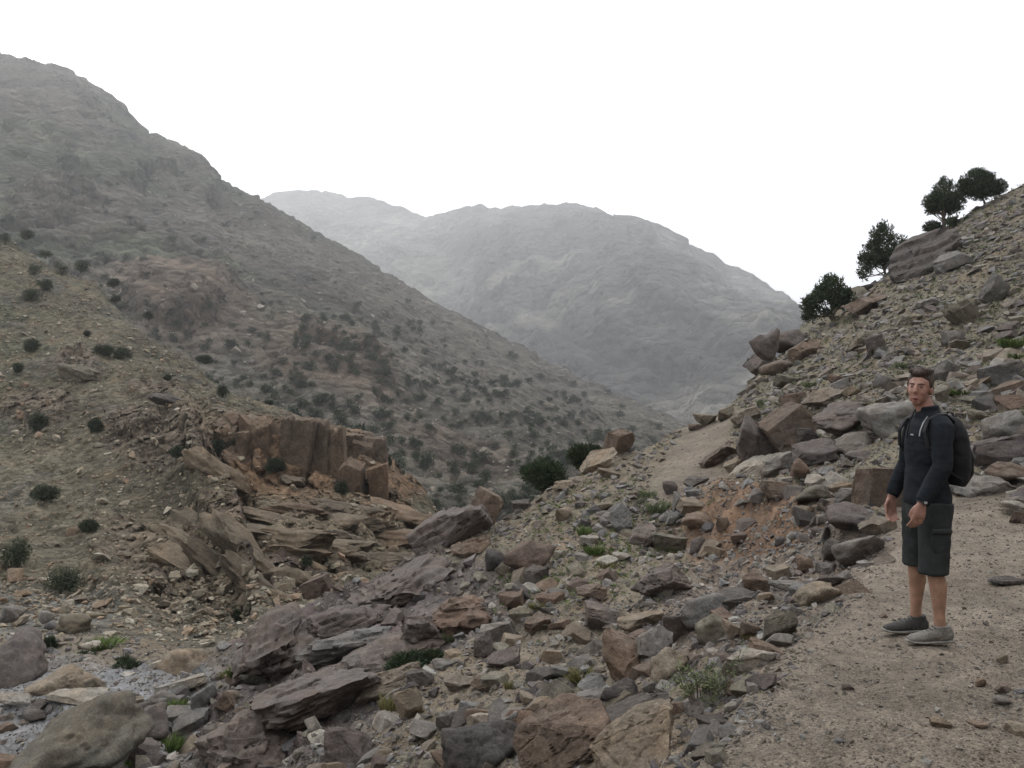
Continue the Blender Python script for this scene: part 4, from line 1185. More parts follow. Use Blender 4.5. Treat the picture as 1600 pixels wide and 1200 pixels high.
# ================================================================ vegetation
def leaves(lobes, n, size, seed, up=.35, shell=.5, hole=.0, slim=.45):
    """a crown as many leaf sized triangles spread through overlapping lobes"""
    g = np.random.default_rng(seed)
    L = np.array(lobes, float)
    vol = (L[:, 3] * L[:, 4] * L[:, 5]) ** .8; pick = g.choice(len(L), n, p=vol / vol.sum())
    u = g.normal(size=(n, 3)); u /= np.linalg.norm(u, axis=1)[:, None]
    r = g.uniform(0, 1, n) ** shell
    r *= 1 + .28 * fbm(u * 2.6 + pick[:, None] * 3.1 + seed, 3)
    c = L[pick, :3] + u * r[:, None] * L[pick, 3:6]
    if hole:
        keep = fbm(c / (size * 7) + seed, 2) > -.45 + hole
        c, u = c[keep], u[keep]; n = len(c)
    dirn = u + g.normal(size=(n, 3)) * .7 + np.array([0, 0, up]); dirn /= np.linalg.norm(dirn, axis=1)[:, None]
    side = np.cross(dirn, g.normal(size=(n, 3))); side /= np.linalg.norm(side, axis=1)[:, None]
    s = size * g.uniform(.6, 1.4, n)[:, None]
    V = np.stack([c - side * s * slim * .5, c + side * s * slim * .5, c + dirn * s], 1).reshape(-1, 3)
    F = np.arange(3 * n).reshape(-1, 3)
    tone = g.uniform(.65, 1.4, n) * (1 + .35 * fbm(c / (size * 9) + 7, 2))
    C = np.repeat(np.stack([tone * 1.03, tone, tone * .95], 1) * .72, 3, 0)
    return V, F, C

def tube(pts, rad, seg=7):
    pts = [Vector(p) for p in pts]; V, F = [], []
    for i, p in enumerate(pts):
        t = (pts[min(i + 1, len(pts) - 1)] - pts[max(i - 1, 0)]).normalized()
        a = t.orthogonal().normalized(); b = t.cross(a)
        for k in range(seg):
            w = 2 * math.pi * k / seg
            V.append(p + (a * math.cos(w) + b * math.sin(w)) * rad[i])
    for i in range(len(pts) - 1):
        for k in range(seg):
            F.append((i * seg + k, i * seg + (k + 1) % seg, (i + 1) * seg + (k + 1) % seg, (i + 1) * seg + k))
    return [tuple(v) for v in V], F

def join_tubes(tubes):
    V, F = [], []
    for v, f in tubes:
        b = len(V); V += v; F += [tuple(i + b for i in q) for q in f]
    return np.array(V), np.array(F)

def empty(name, loc, label, cat, group=None, rot=None):
    o = bpy.data.objects.new(name, None); COL.objects.link(o)
    o.empty_display_size = .1
    o.location = loc; o['label'] = label; o['category'] = cat
    if rot: o.rotation_euler = rot
    if group: o['group'] = group
    return o

# ---------------------------------------------------------------- junipers on the right skyline
def juniper(base, lob, label, seed, n=8500, leaf=.12, trunk=True, name='juniper_tree', d=None, mat='juniper', cat='tree', group=None, hole=.12):
    """base: foot of the trunk (px, py); lob: crown lobes (px, py, rx, ry) as seen, turned into metres at the tree's own distance"""
    if d is None:
        h = ray(base[0], base[1]); d = h[0].y + .3 if h[0] is not None else 41
    k = d / FPX
    b = pt(base[0], base[1], d)
    o = empty(name, b, label, cat, group)
    g = random.Random(seed)
    L = []
    for (x, y, rx, ry) in lob:
        rx, ry = rx * 1.13, ry * 1.1
        L.append(((x - base[0]) * k, g.uniform(-.3, .3) * rx * k, (base[1] - y) * k, rx * k, (rx + ry) * .5 * k, ry * k))
        for _ in range(3):                       # ragged secondary clumps round each lobe
            a = g.uniform(0, 6.28); q = g.uniform(.45, .8)
            L.append(((x + math.cos(a) * rx * q - base[0]) * k, g.uniform(-.7, .7) * rx * k, (base[1] - y + math.sin(a) * ry * q) * k, rx * .45 * k, rx * .45 * k, ry * .45 * k))
    v, f, c = leaves(L, n, leaf, seed, up=.6, shell=.55, hole=hole)
    link('crown', new_mesh('crown', v, f, M[mat], False, c), parent=o)
    if trunk:
        tb = []
        top = L[0]
        P0 = Vector((0, 0, -.25)); P2 = Vector((top[0], top[1], top[2]))
        P1 = (P0 + P2) / 2 + Vector((g.uniform(-.1, .1), 0, 0)) * abs(P2.z)
        h_ = max(.6, P2.z)
        tb.append(tube([P0, P0.lerp(P1, .5) + Vector((.04, 0, 0)), P1, P2], [.085 * h_, .06 * h_, .045 * h_, .02 * h_]))
        for q in L[::2]:
            e = Vector(q[:3]); s = P0.lerp(P1, g.uniform(.35, 1))
            m_ = s.lerp(e, .5) + Vector((0, 0, -.1 * (e - s).length))
            tb.append(tube([s, m_, e], [.03 * h_, .02 * h_, .008], 5))
        tv, tf = join_tubes(tb)
        link('trunk', new_mesh('trunk', tv, tf, M['bark'], True), parent=o)
    return o

juniper((1303, 503), [(1299, 458, 23, 24), (1276, 478, 20, 18), (1314, 466, 17, 15), (1264, 494, 10, 10), (1298, 438, 9, 10), (1286, 466, 18, 18)], 'lowest juniper on the right skyline, leaning left with a drooping side', 1)
juniper((1384, 432), [(1374, 395, 24, 20), (1380, 370, 18, 20), (1400, 382, 14, 14), (1351, 424, 11, 12), (1379, 352, 7, 8), (1360, 408, 15, 13), (1390, 400, 12, 10)], 'juniper with bare lower trunk left of the huge skyline boulder', 2)
juniper((1474, 356), [(1474, 304, 17, 20), (1459, 316, 12, 16), (1492, 314, 15, 18), (1474, 283, 4, 9), (1487, 289, 5, 9), (1474, 322, 22, 12), (1453, 324, 7, 9)], 'tallest juniper with two pointed tops above the huge skyline boulder', 3)
juniper((1540, 314), [(1524, 288, 24, 19), (1508, 293, 13, 12), (1527, 271, 12, 8), (1543, 290, 11, 13), (1530, 305, 16, 8)], 'broad juniper behind the two pointed one, near the top right corner', 4)
juniper((1562, 306), [(1560, 291, 12, 10), (1552, 298, 8, 8)], 'small round juniper at the upper end of the row on the skyline', 5, n=2600)
juniper((1458, 366), [(1457, 355, 11, 9)], 'little round juniper bush under the tallest juniper', 6, n=1800, trunk=True)
juniper((1494, 356), [(1492, 347, 13, 7), (1502, 342, 8, 6)], 'low dark juniper scrub right of the trunk of the tallest juniper', 7, n=1700, trunk=False, name='juniper_bush', cat='bush')
# ---------------------------------------------------------------- bushes of the near slope
def bush(px, py, rx, ry, label, mat='shrub', leaf=.07, n=3500, seed=0, d=None, bvh=None, name='juniper_bush', up=.9, lobes=5, cat='bush', group=None):
    g = random.Random(seed + int(px))
    if d is None:
        d = 21.5
        for q_ in range(40):
            h = ray(px, py + ry * .8 + q_ * 2, bvh)
            if h[0] is not None: d = h[0].y; break
    lob = [(px, py, rx * .72, ry * .8)]
    for i in range(lobes):
        a = 6.28 * i / lobes + g.uniform(0, 1)
        lob.append((px + math.cos(a) * rx * .5, py + math.sin(a) * ry * .4, rx * .48, ry * .5))
    k = d / FPX
    o = empty(name, pt(px, py + ry * .9, d + rx * k * .3), label, cat, group)
    L = [((x - px) * k, g.uniform(-.5, .5) * rx * k, (py + ry * .9 - y) * k, a * k, a * k, b * k) for (x, y, a, b) in lob]
    v, f, c = leaves(L, n, leaf, seed + int(px), up=up, shell=.5, slim=.3)
    link('crown', new_mesh('crown', v, f, M[mat], False, c), parent=o)
    tb = []
    for i in range(7):
        a = 6.28 * i / 7; e = Vector((math.cos(a) * rx * k * .5, math.sin(a) * rx * k * .5, ry * k * 1.1))
        tb.append(tube([(0, 0, -.1 * ry * k), e * .5 + Vector((0, 0, .1 * ry * k)), e], [.05 * ry * k, .035 * ry * k, .01 * ry * k], 5))
    tv, tf = join_tubes(tb)
    link('stem', new_mesh('stem', tv, tf, M['bark'], True), parent=o)
    return o
bush(848, 741, 38, 29, 'dark green juniper bush on the skyline of the spur, the lower left of the pair', n=9000, leaf=.085, seed=1, mat='juniper', d=22)
bush(916, 714, 33, 25, 'olive green juniper bush on the skyline of the spur, the upper right of the pair', n=8000, leaf=.085, seed=2, d=23.2)
bush(636, 1038, 34, 19, 'dark green juniper mat growing over the right end of the outcrop', n=5000, leaf=.06, seed=3, mat='juniper')
bush(672, 1028, 20, 10, 'low green extension of the juniper mat on its right', n=1600, leaf=.05, seed=4)
bush(200, 1056, 31, 31, 'large round dark bush by the stream in the lower left', n=4500, leaf=.11, seed=5, mat='juniper', d=19)
bush(132, 1028, 14, 10, 'small low dark bush left of the large round one by the stream', n=1500, leaf=.09, seed=6, mat='juniper', d=21)
bush(79, 1007, 12, 14, 'small dark cone shaped bush by the stream', n=1500, leaf=.09, seed=7, mat='juniper', d=22)
LBU = [
 (100, 910, 28, 26, 'round dark bush at the foot of the left slope, right of the tall one'), (28, 865, 25, 28, 'tall dark bush at the foot of the left slope near the left edge'),
 (369, 962, 7, 10, 'tiny upright bush in the gorge behind the outcrop'), (8, 371, 12, 8, 'green bush on the left edge, highest on the left slope'),
 (40, 366, 14, 9, 'bush on the crest of the left slope beside the left edge'), (71, 397, 12, 8, 'flat bush on the crest of the left slope, third from the left edge'), (97, 419, 12, 13, 'rounded bush left of the darkest crest bush of the left slope'),
 (126, 415, 15, 12, 'darkest bush on the crest of the left slope'), (47, 461, 21, 13, 'wide bush below the crest near the left edge'), (72, 445, 14, 11, 'bush touching the wide one below the crest'), (54, 421, 12, 11, 'dull bush above the wide one near the left edge'),
 (177, 442, 13, 9, 'low bush on the crest right of the darkest one'), (181, 467, 9, 8, 'small bush under the low crest bush'), (231, 493, 9, 7, 'little bush on the crest halfway to the brown cliff'),
 (50, 539, 15, 13, 'round bush left of the layered crag'), (165, 548, 17, 12, 'left half of the long bush right of the layered crag'), (190, 553, 16, 12, 'right half of the long bush right of the layered crag'), (28, 575, 10, 10, 'small round bush near the left edge below the layered crag'),
 (322, 562, 17, 8, 'flat dark bush on the crest above the brown cliff'), (348, 612, 10, 12, 'upright bush above the left end of the brown cliff'), (59, 659, 17, 18, 'dark upright bush in the middle of the left slope near the edge'),
 (150, 665, 13, 14, 'bush right of the dark upright one in the middle of the slope'), (284, 707, 17, 12, 'wide bush left of the brown cliff foot'), (343, 697, 18, 14, 'dark bush against the left foot of the brown cliff'), (372, 691, 12, 10, 'bush directly under the left blocks of the brown cliff'),
 (432, 727, 17, 14, 'dark round bush at the foot of the brown cliff'), (533, 762, 12, 12, 'round bush below the right part of the brown cliff'), (493, 708, 6, 9, 'small bush growing in the face of the brown cliff'),
 (70, 770, 24, 15, 'wide dull bush on the lower left slope'), (480, 876, 9, 9, 'left one of two dark bushes deep in the gorge'), (503, 876, 9, 9, 'right one of two dark bushes deep in the gorge'),
 (140, 822, 18, 11, 'dull brownish bush above the big round ones'), (606, 722, 7, 8, 'small bush at the right end of the brown cliff'), (420, 629, 8, 4, 'tiny flat bush on the crest over the brown cliff'),
 (262, 590, 6, 5, 'tiny bush in open ground left of the upright bush above the cliff'), (135, 521, 6, 5, 'tiny bush above the long bush near the layered crag'), (390, 470, 0, 0, '')]
for i, (x, y, a, b, lab) in enumerate(LBU):
    if a: bush(x, y, a, b, lab, bvh=left_bvh, n=2600 if a > 12 else 1300, leaf=.15 if y < 800 else .11, up=.25, seed=20 + i, mat='shrub_far', name='scrub_bush', group='bushes on the slope across the valley')

# hundreds of small junipers dotted over the big mountainside
def far_bush_mesh(seed, n, leaf):
    g = random.Random(seed)
    L = [(0, 0, .75, .8, .8, .7)] + [(g.uniform(-.5, .5), g.uniform(-.5, .5), g.uniform(.35, 1.0), .5, .5, .45) for _ in range(4)]
    return leaves(L, n, leaf, seed, up=.3, shell=.5)
FB = [far_bush_mesh(70 + i, 380, .24) for i in range(6)]
FBm = [new_mesh('scrub_bush', *fb[:2], M['shrub_far'], False, fb[2]) for fb in FB]
def dens_fb(x, y):
    d = .09 + .62 * ell(x, y, 770, 690, 330, 125, 27) * (1 - .55 * ell(x, y, 720, 770, 90, 50)) + .2 * ell(x, y, 330, 560, 260, 90, 25)
    d *= .45 + .8 * sstep(-.25, .3, fbm(np.stack([x, y, 0 * x], 1) * .014 + 5, 3))
    return np.clip(d, 0, 1)
pf_, nf_, xf_, yf_, sf_, gf_ = scatter(4600, 0, 1070, 230, 850, big_bvh, dens_fb, lambda g, p, px, py: g.uniform(.9, 1.0, len(p)), 41)
ok = (pf_[:, 1] < 520)
pf_, xf_, yf_ = pf_[ok], xf_[ok], yf_[ok]
sz = gf_.uniform(.35, 1.0, len(pf_)) ** 1.3 * 1.75 * np.clip(.75 + pf_[:, 1] / 700, .7, 1.25)
appf = sz * FPX / pf_[:, 1]
# in view: not behind the near slope or the left slope
vis = []
for i in range(len(pf_)):
    dv = Vector(pf_[i] + np.array([0, 0, 1.0])); L_ = dv.length; dn_ = dv.normalized()
    h1 = near_bvh.ray_cast(Vector((0, 0, 0)), dn_, L_); h2 = left_bvh.ray_cast(Vector((0, 0, 0)), dn_, L_)
    vis.append(h1[0] is None and h2[0] is None)
vis = np.array(vis)
od = np.argsort(-(appf * vis))
n_ind = min(255, int(vis.sum()))
for i in od[:n_ind]:
    k = int(gf_.integers(0, 6)); s = float(sz[i])
    o = link('scrub_bush', FBm[k], loc=Vector(pf_[i]) + Vector((0, 0, -.15)), rot=(0, 0, gf_.uniform(0, 6.28)), scale=(s, s, s * gf_.uniform(.75, 1.15)))
    o['label'] = 'small dark green bush, one of the many dotted over the big mountainside'; o['category'] = 'bush'; o['group'] = 'bushes dotted over the big mountainside'
Vs, Fs, Cs, b_ = [], [], [], 0
lite = [far_bush_mesh(90 + i, 90, .55) for i in range(4)]
for i in od[n_ind:]:
    v, f, c = lite[int(gf_.integers(0, 4))]
    Vs.append(v * sz[i] + pf_[i]); Fs.append(f + b_); Cs.append(c); b_ += len(v)
link('distant_scrub', new_mesh('distant_scrub', np.concatenate(Vs), np.concatenate(Fs), M['shrub_far'], False, np.concatenate(Cs)), kind='stuff')

# ---------------------------------------------------------------- grass and herbs
def blades(n, h, spread, seed, w=.012):
    g = np.random.default_rng(seed)
    r = spread * np.sqrt(g.uniform(0, 1, n)); a = g.uniform(0, 6.28, n)
    p = np.stack([r * np.cos(a), r * np.sin(a), np.zeros(n)], 1)
    lean = np.stack([np.cos(a) * g.uniform(.1, .8, n), np.sin(a) * g.uniform(.1, .8, n), np.ones(n)], 1) + g.normal(size=(n, 3)) * .15
    hh = h * g.uniform(.5, 1.1, n)[:, None]
    side = np.cross(lean, g.normal(size=(n, 3))); side /= np.linalg.norm(side, axis=1)[:, None]
    V = np.stack([p - side * w * .5, p + side * w * .5, p + lean * hh * .6 + side * w * .35, p + lean * hh + lean * np.array([.3, .3, -.1]) * hh * .4], 1).reshape(-1, 3)
    q = np.arange(n)[:, None] * 4
    F = np.concatenate([q + [0, 1, 2], q + [0, 2, 3]])
    C = np.repeat(g.uniform(.6, 1.3, (n, 1)) * np.ones((1, 3)) * .8, 4, 0)
    return V, F, C
GM = {}
def tuft(px, py, rx, h, label, mat='grass', seed=0, name='grass_tuft', cat='grass', bvh=None):
    hit = ray(px, py + h * .4, bvh)
    if hit[0] is None: return
    d = hit[0].y; k = d / FPX
    key = (mat, seed % 5)
    if key not in GM:
        v, f, c = blades(380, .9, .8, seed % 5 + 60, .085)
        GM[key] = new_mesh(name, v, f, M[mat], False, c)
    o = link(name, GM[key], loc=hit[0] - Vector((0, 0, .02)), rot=(0, 0, seed), scale=(rx * k, rx * k, h * k * 1.1))
    o['label'] = label; o['category'] = cat; o['group'] = 'grass tufts between the stones'
for i, t in enumerate([
 (916, 830, 13, 14, 'green tuft, highest on the slope under the crest bushes'), (928, 858, 15, 14, 'bright green tuft beside the pale flat topped stone', 'grass'),
 (862, 908, 13, 13, 'bright green tuft below right of the reddish brown boulder'), (900, 890, 14, 13, 'green tuft in the middle of the line of tufts on the slope'), (945, 882, 14, 12, 'pale green tuft left of the dark purple overhanging boulder', 'drygrass'),
 (1027, 792, 16, 17, 'olive cushion plant left of the broken wall end', 'sage'), (1012, 772, 12, 12, 'smaller olive cushion above the cushion by the wall', 'sage'), (838, 945, 12, 8, 'yellowish tuft on the bare slope', 'drygrass'),
 (372, 1047, 19, 13, 'bright green grass at the foot of the outcrop'), (342, 1055, 11, 8, 'yellow green tuft left of the bright grass at the outcrop foot', 'drygrass'), (275, 1100, 16, 11, 'green grass behind the stream bed boulders'),
 (262, 1162, 24, 22, 'large yellow green grass cushion among the stream bed boulders', 'grass'), (211, 1188, 14, 11, 'fresh green tuft at the bottom edge near the largest boulder'), (457, 1166, 12, 9, 'green round tuft in the rubble at the bottom'),
 (497, 972, 12, 15, 'dry yellow tuft on top of the outcrop', 'drygrass'), (613, 1100, 19, 26, 'tall yellow green tuft below the outcrop', 'drygrass'), (915, 1054, 26, 20, 'withered brownish tuft left of the big reddish brown boulder', 'drygrass'),
 (798, 1070, 9, 14, 'small spiky tuft on the rubble slope', 'drygrass'), (1586, 535, 24, 15, 'bright green patch of grass on the hillside at the right edge'), (1592, 556, 18, 10, 'second green patch under the bright one at the right edge'),
 (1500, 612, 22, 8, 'dark green grass behind the backpack, on orange earth'), (1478, 578, 18, 9, 'greenish tuft by the boulder right of the hair', 'sage'), (1170, 990, 10, 10, 'thin dry tuft between the scree boulders', 'drygrass'),
 (706, 992, 16, 14, 'olive tuft between the rusty face and the grey pale topped block', 'sage'), (160, 1005, 26, 12, 'pale green herb patch on the far stream bank', 'grass'), (1270, 600, 16, 8, 'olive tuft on the lower left hillside', 'sage'),
 (1196, 628, 14, 8, 'olive tuft on the hillside above the far path', 'sage'), (1415, 570, 16, 9, 'olive tuft above left of the head', 'sage')]):
    tuft(*t[:5], mat=t[5] if len(t) > 5 else 'grass', seed=i)

# sage green shrub in front: thin woody stems with small leaves
h_ = ray(1092, 1108)[0]
sg = empty('sage_shrub', h_, 'sage green shrub with thin stems at the edge of the path, in the foreground', 'shrub')
g = random.Random(5); stems, lv = [], []
for i in range(34):
    a = g.uniform(0, 6.28); r_ = g.uniform(.05, .22); hh = g.uniform(.10, .24)
    e = Vector((math.cos(a) * r_ * 1.15, math.sin(a) * r_ * .7, hh))
    m_ = e * .5 + Vector((g.uniform(-.03, .03), g.uniform(-.03, .03), .03))
    stems.append(tube([(math.cos(a) * .02, 0, -.03), m_, e], [.0035, .0025, .0012], 4))
    lv += [(*m_.lerp(e, t), .03, .03, .035) for t in (.2, .6, 1)]
for (x, z) in ((.22, .26), (.28, .20), (.25, .33)):            # taller bare twigs on the right side
    stems.append(tube([(.12, 0, 0), (x * .8, .02, z * .6), (x, .03, z)], [.004, .003, .0015], 4)); lv += [(x, .03, z, .035, .03, .04), (x * .9, .02, z * .8, .03, .03, .03)]
tv, tf = join_tubes(stems)
link('stem', new_mesh('stem', tv, tf, M['bark'], True), parent=sg)
v, f, c = leaves(lv, 1300, .02, 9, up=.6, shell=.6, slim=.4)
link('foliage', new_mesh('foliage', v, f, M['sage'], False, c), parent=sg)

# low ground cover: tiny herbs on the near ground and on the slope across the valley
def cover(name, n, box_, bvh, dens, w0, w1, mat, seed, leafn=14):
    p, nn, x, y, s, g = scatter(n, *box_, bvh, dens, lambda g, p, px, py: np.clip(g.uniform(w0, w1, len(p)) * p[:, 1] / FPX, .02, 1.2), seed)
    Vs, Fs, Cs, b = [], [], [], 0
    pr = [leaves([(0, 0, .3, .6, .6, .35)], leafn, .55, seed + q, up=.6, shell=.6, slim=.4) for q in range(5)]
    if bvh is near_bvh:
        m_ = path_mask(p) < .2
        p, s = p[m_], s[m_]
    for i in range(len(p)):
        v, f, c = pr[i % 5]
        Vs.append(v * s[i] + p[i]); Fs.append(f + b); Cs.append(c); b += len(v)
    link(name, new_mesh(name, np.concatenate(Vs), np.concatenate(Fs), M[mat], False, np.concatenate(Cs)), kind='stuff')
def dc1(x, y): return np.clip(sstep(.0, .4, fbm(np.stack([x, y, 0 * x], 1) * .01 + 9, 3)) * (1 - .9 * ell(x, y, 1200, 900, 200, 110)) * (1 - .8 * ell(x, y, 560, 985, 235, 80, -14)), 0, 1)
cover('herb_cover', 5200, (0, 1600, 290, 1200), near_bvh, dc1, 2.2, 6.5, 'sage', 51)
cover('scrub_cover', 6500, (-40, 760, 360, 1000), left_bvh, lambda x, y: np.clip(.2 + sstep(-.2, .3, fbm(np.stack([x, y, 0 * x], 1) * .012, 3)), 0, 1) * (1 - .8 * ell(x, y, 475, 715, 140, 50)), 1.6, 4.6, 'shrub_far', 52, 10)

cover('grass_cover', 4500, (760, 1100, 720, 980), near_bvh, lambda x, y: ell(x, y, 930, 850, 130, 80, -35) * sstep(-.1, .3, fbm(np.stack([x, y, 0 * x], 1) * .03, 3)), 3, 8, 'grass', 53)
cover('dry_grass_cover', 1500, (0, 1600, 290, 1200), near_bvh, lambda x, y: sstep(.05, .4, fbm(np.stack([x, y, 0 * x], 1) * .013 + 4, 3)) * (1 - .9 * ell(x, y, 1200, 900, 200, 110)), 3, 7, 'drygrass', 54)
cover('hillside_herbs', 2600, (1130, 1600, 290, 680), near_bvh, lambda x, y: np.clip(.3 + sstep(-.1, .3, fbm(np.stack([x, y, 0 * x], 1) * .02 + 2, 3)), 0, 1), 3, 8, 'sage', 57)
# ================================================================ the hiker
M['skin'] = flat_mat("skin", (.275, .150, .115), .55, .3, noise=22)
M['skin_leg'] = flat_mat("tanned_skin", (.255, .148, .10), .55, .3, noise=14)
M['fleece'] = flat_mat("dark_fleece", (.012, .0145, .018), .9, .15, noise=9, bump=.35, bscale=25)
M['shorts'] = flat_mat("charcoal_cotton", (.028, .031, .031), .92, .1, noise=11, bump=.7, bscale=20)
M['pack'] = flat_mat("black_nylon", (.009, .009, .011), .7, .25, noise=12, bump=.5, bscale=18)
M['hair'] = flat_mat("brown_hair", (.035, .022, .015), .6, .3, noise=40, bump=.9, bscale=90)
M['shoe'] = flat_mat("dusty_shoe", (.15, .14, .125), .85, .15, noise=35, bump=.7, bscale=60)
M['shoe_dark'] = flat_mat("dark_shoe_mesh", (.05, .048, .045), .85, .15, noise=30)
M['sole'] = flat_mat("grey_sole", (.20, .19, .17), .85, .15, noise=30)
M['eye'] = flat_mat("eye_white", (.14, .10, .09), .3, .4)
M['iris'] = flat_mat("iris", (.02, .014, .01), .3, .5)
M['lip'] = flat_mat("lips", (.28, .10, .085), .5, .3)
M['mouth'] = flat_mat("mouth_inside", (.05, .015, .014), .6, .2)
M['piping'] = flat_mat("grey_piping", (.30, .31, .32), .7, .2)
M['gold'] = flat_mat("gold", (.75, .5, .2), .3, .5, metal=1)
M['watch'] = flat_mat("watch_rubber", (.012, .012, .013), .4, .4)

def loft(rows, seg=20, ref=(1, 0, 0)):
    """rows: (centre, rx, ry) rings along a limb, closed at both ends; rx along ref, ry across"""
    ref = Vector(ref); V, F = [], []
    n = len(rows)
    C_ = [Vector(r[0]) for r in rows]
    for i, (c, rx, ry) in enumerate(rows):
        t = (C_[min(i + 1, n - 1)] - C_[max(i - 1, 0)]).normalized()
        a = (ref - t * ref.dot(t)).normalized(); b = t.cross(a)
        for k in range(seg):
            w = 2 * math.pi * k / seg
            V.append(C_[i] + a * (rx * math.cos(w)) + b * (ry * math.sin(w)))
    for i in range(n - 1):
        for k in range(seg):
            F.append((i * seg + k, i * seg + (k + 1) % seg, (i + 1) * seg + (k + 1) % seg, (i + 1) * seg + k))
    for e, (i0, sgn) in enumerate(((0, 1), ((n - 1) * seg, -1))):
        V.append(C_[0] if e == 0 else C_[-1]); ci_ = len(V) - 1
        for k in range(seg):
            q = (ci_, i0 + (k + 1) % seg, i0 + k) if sgn > 0 else (ci_, i0 + k, i0 + (k + 1) % seg)
            F.append(q)
    return [tuple(v) for v in V], F

def blob(c, r, rot=None, seg=20):
    V, F = ICO[3][0].copy(), ICO[3][1]
    V = V * np.array(r)
    if rot: V = V @ np.array(Euler(rot).to_matrix()).T
    V = V + np.array(c)
    return [tuple(v) for v in V], [tuple(int(i) for i in q) for q in F]

def fuse(name, parts, mat, voxel=.006, smooth=4, parent=None, post=None, xf=None, raw=False):
    """union of closed shapes as one continuous skin"""
    V, F = [], []
    for v, f in parts:
        b = len(V); V += list(v); F += [tuple(i + b for i in q) for q in f]
    me = bpy.data.meshes.new(name + '_draft'); me.from_pydata([tuple(v) for v in V], [], F); me.update()
    o = bpy.data.objects.new(name + '_draft', me); COL.objects.link(o)
    r = o.modifiers.new('r', 'REMESH'); r.mode = 'VOXEL'; r.voxel_size = voxel
    s = o.modifiers.new('s', 'SMOOTH'); s.factor = .5; s.iterations = smooth
    dg = bpy.context.evaluated_depsgraph_get(); dg.update()
    m2 = bpy.data.meshes.new_from_object(o.evaluated_get(dg))
    bpy.data.objects.remove(o); bpy.data.meshes.remove(me)
    m2.name = name
    co = np.empty(len(m2.vertices) * 3, np.float32); m2.vertices.foreach_get('co', co); co = co.reshape(-1, 3).astype(float)
    if post is not None:
        no = np.empty(len(m2.vertices) * 3, np.float32); m2.vertices.foreach_get('normal', no); no = no.reshape(-1, 3)
        co = post(co, no)
    m2.vertices.foreach_set('co', co.astype(np.float32).ravel())
    m2.materials.clear(); m2.materials.append(mat)
    m2.polygons.foreach_set('use_smooth', np.ones(len(m2.polygons), bool)); m2.update()
    return link(name, m2, parent=parent)

MX, MD = 647 / FPX * 5.36, 5.36
MS = .945
man_hit = near_bvh.ray_cast(Vector((MX, MD, 1)), Vector((0, 0, -1)))
MZ = max(near_bvh.ray_cast(Vector((MX + a_, MD + b_, 1)), Vector((0, 0, -1)))[0].z for a_ in (-.15, -.05, .05) for b_ in (-.12, .12)) + .006
man = empty('person', (MX, MD, MZ), 'young man in dark fleece and charcoal cargo shorts standing on the path', 'person', rot=(0, 0, R(-86)))
man.scale = (MS,) * 3
# local frame: faces -Y, his left side is +X, up is Z
Lh, Rh = 1, -1
def limb(side):
    s = side
    hip = Vector((.095 * s, .01, .93)); knee = Vector((.108 * s, -.005, .50)); ank = Vector((.118 * s, .03, .095))
    if s < 0: knee = Vector((-.105, -.012, .50)); ank = Vector((-.125, .0, .095))
    return hip, knee, ank
body = []
for s in (1, -1):
    hip, knee, ank = limb(s)
    body.append(loft([(hip + Vector((0, -.01, 0)), .07, .07), (hip.lerp(knee, .35), .078, .084), (hip.lerp(knee, .8), .060, .064), (knee, .050, .054), (knee.lerp(ank, .12), .047, .051),
                      (knee.lerp(ank, .32) + Vector((0, .012, 0)), .049, .057), (knee.lerp(ank, .5) + Vector((0, .008, 0)), .043, .048), (knee.lerp(ank, .78), .032, .036), (ank, .033, .039), (ank + Vector((0, 0, -.05)), .034, .045)]))
    body.append(loft([(ank + Vector((0, .05, -.055)), .035, .03), (ank + Vector((0, -.05, -.05)), .04, .03), (ank + Vector((0, -.16, -.065)), .038, .018)], ref=(1, 0, 0)))
body.append(loft([((0, .0, .90), .13, .085), ((0, .0, 1.0), .14, .09), ((0, .0, 1.12), .145, .10), ((0, .0, 1.30), .165, .11), ((0, .01, 1.42), .15, .09), ((0, .015, 1.47), .08, .06)]))
head_c = Vector((0, -.045, 1.655))
HR = Euler((R(-2), R(4), R(46)))            # head turned towards the camera
def hp(p): return tuple(head_c + HR.to_matrix() @ Vector(p))
def hblob(c, r): return blob(hp(c), r, (HR.x, HR.y, HR.z))
body.append(loft([((0, .02, 1.43), .068, .066), ((0, .0, 1.51), .056, .058), (hp((0, .02, -.05)), .055, .06)]))
body += [hblob((0, .015, .028), (.073, .092, .085)), hblob((0, -.022, -.045), (.056, .062, .062)), hblob((0, -.062, -.092), (.024, .020, .018)),
         hblob((0, -.035, -.01), (.060, .052, .06)), hblob((0, -.072, .034), (.043, .012, .010)), hblob((.030, -.058, -.022), (.022, .022, .026)), hblob((-.030, -.058, -.022), (.022, .022, .026)),
         hblob((.074, .008, -.008), (.008, .018, .030)), hblob((-.074, .008, -.008), (.008, .018, .030)), hblob((0, -.083, -.066), (.021, .010, .007)), hblob((0, -.080, -.080), (.018, .010, .007))]
body.append(loft([(hp((0, -.082, .028)), .008, .008), (hp((0, -.096, .004)), .010, .012), (hp((0, -.106, -.020)), .014, .013), (hp((0, -.092, -.032)), .012, .007)]))
wrists = {}
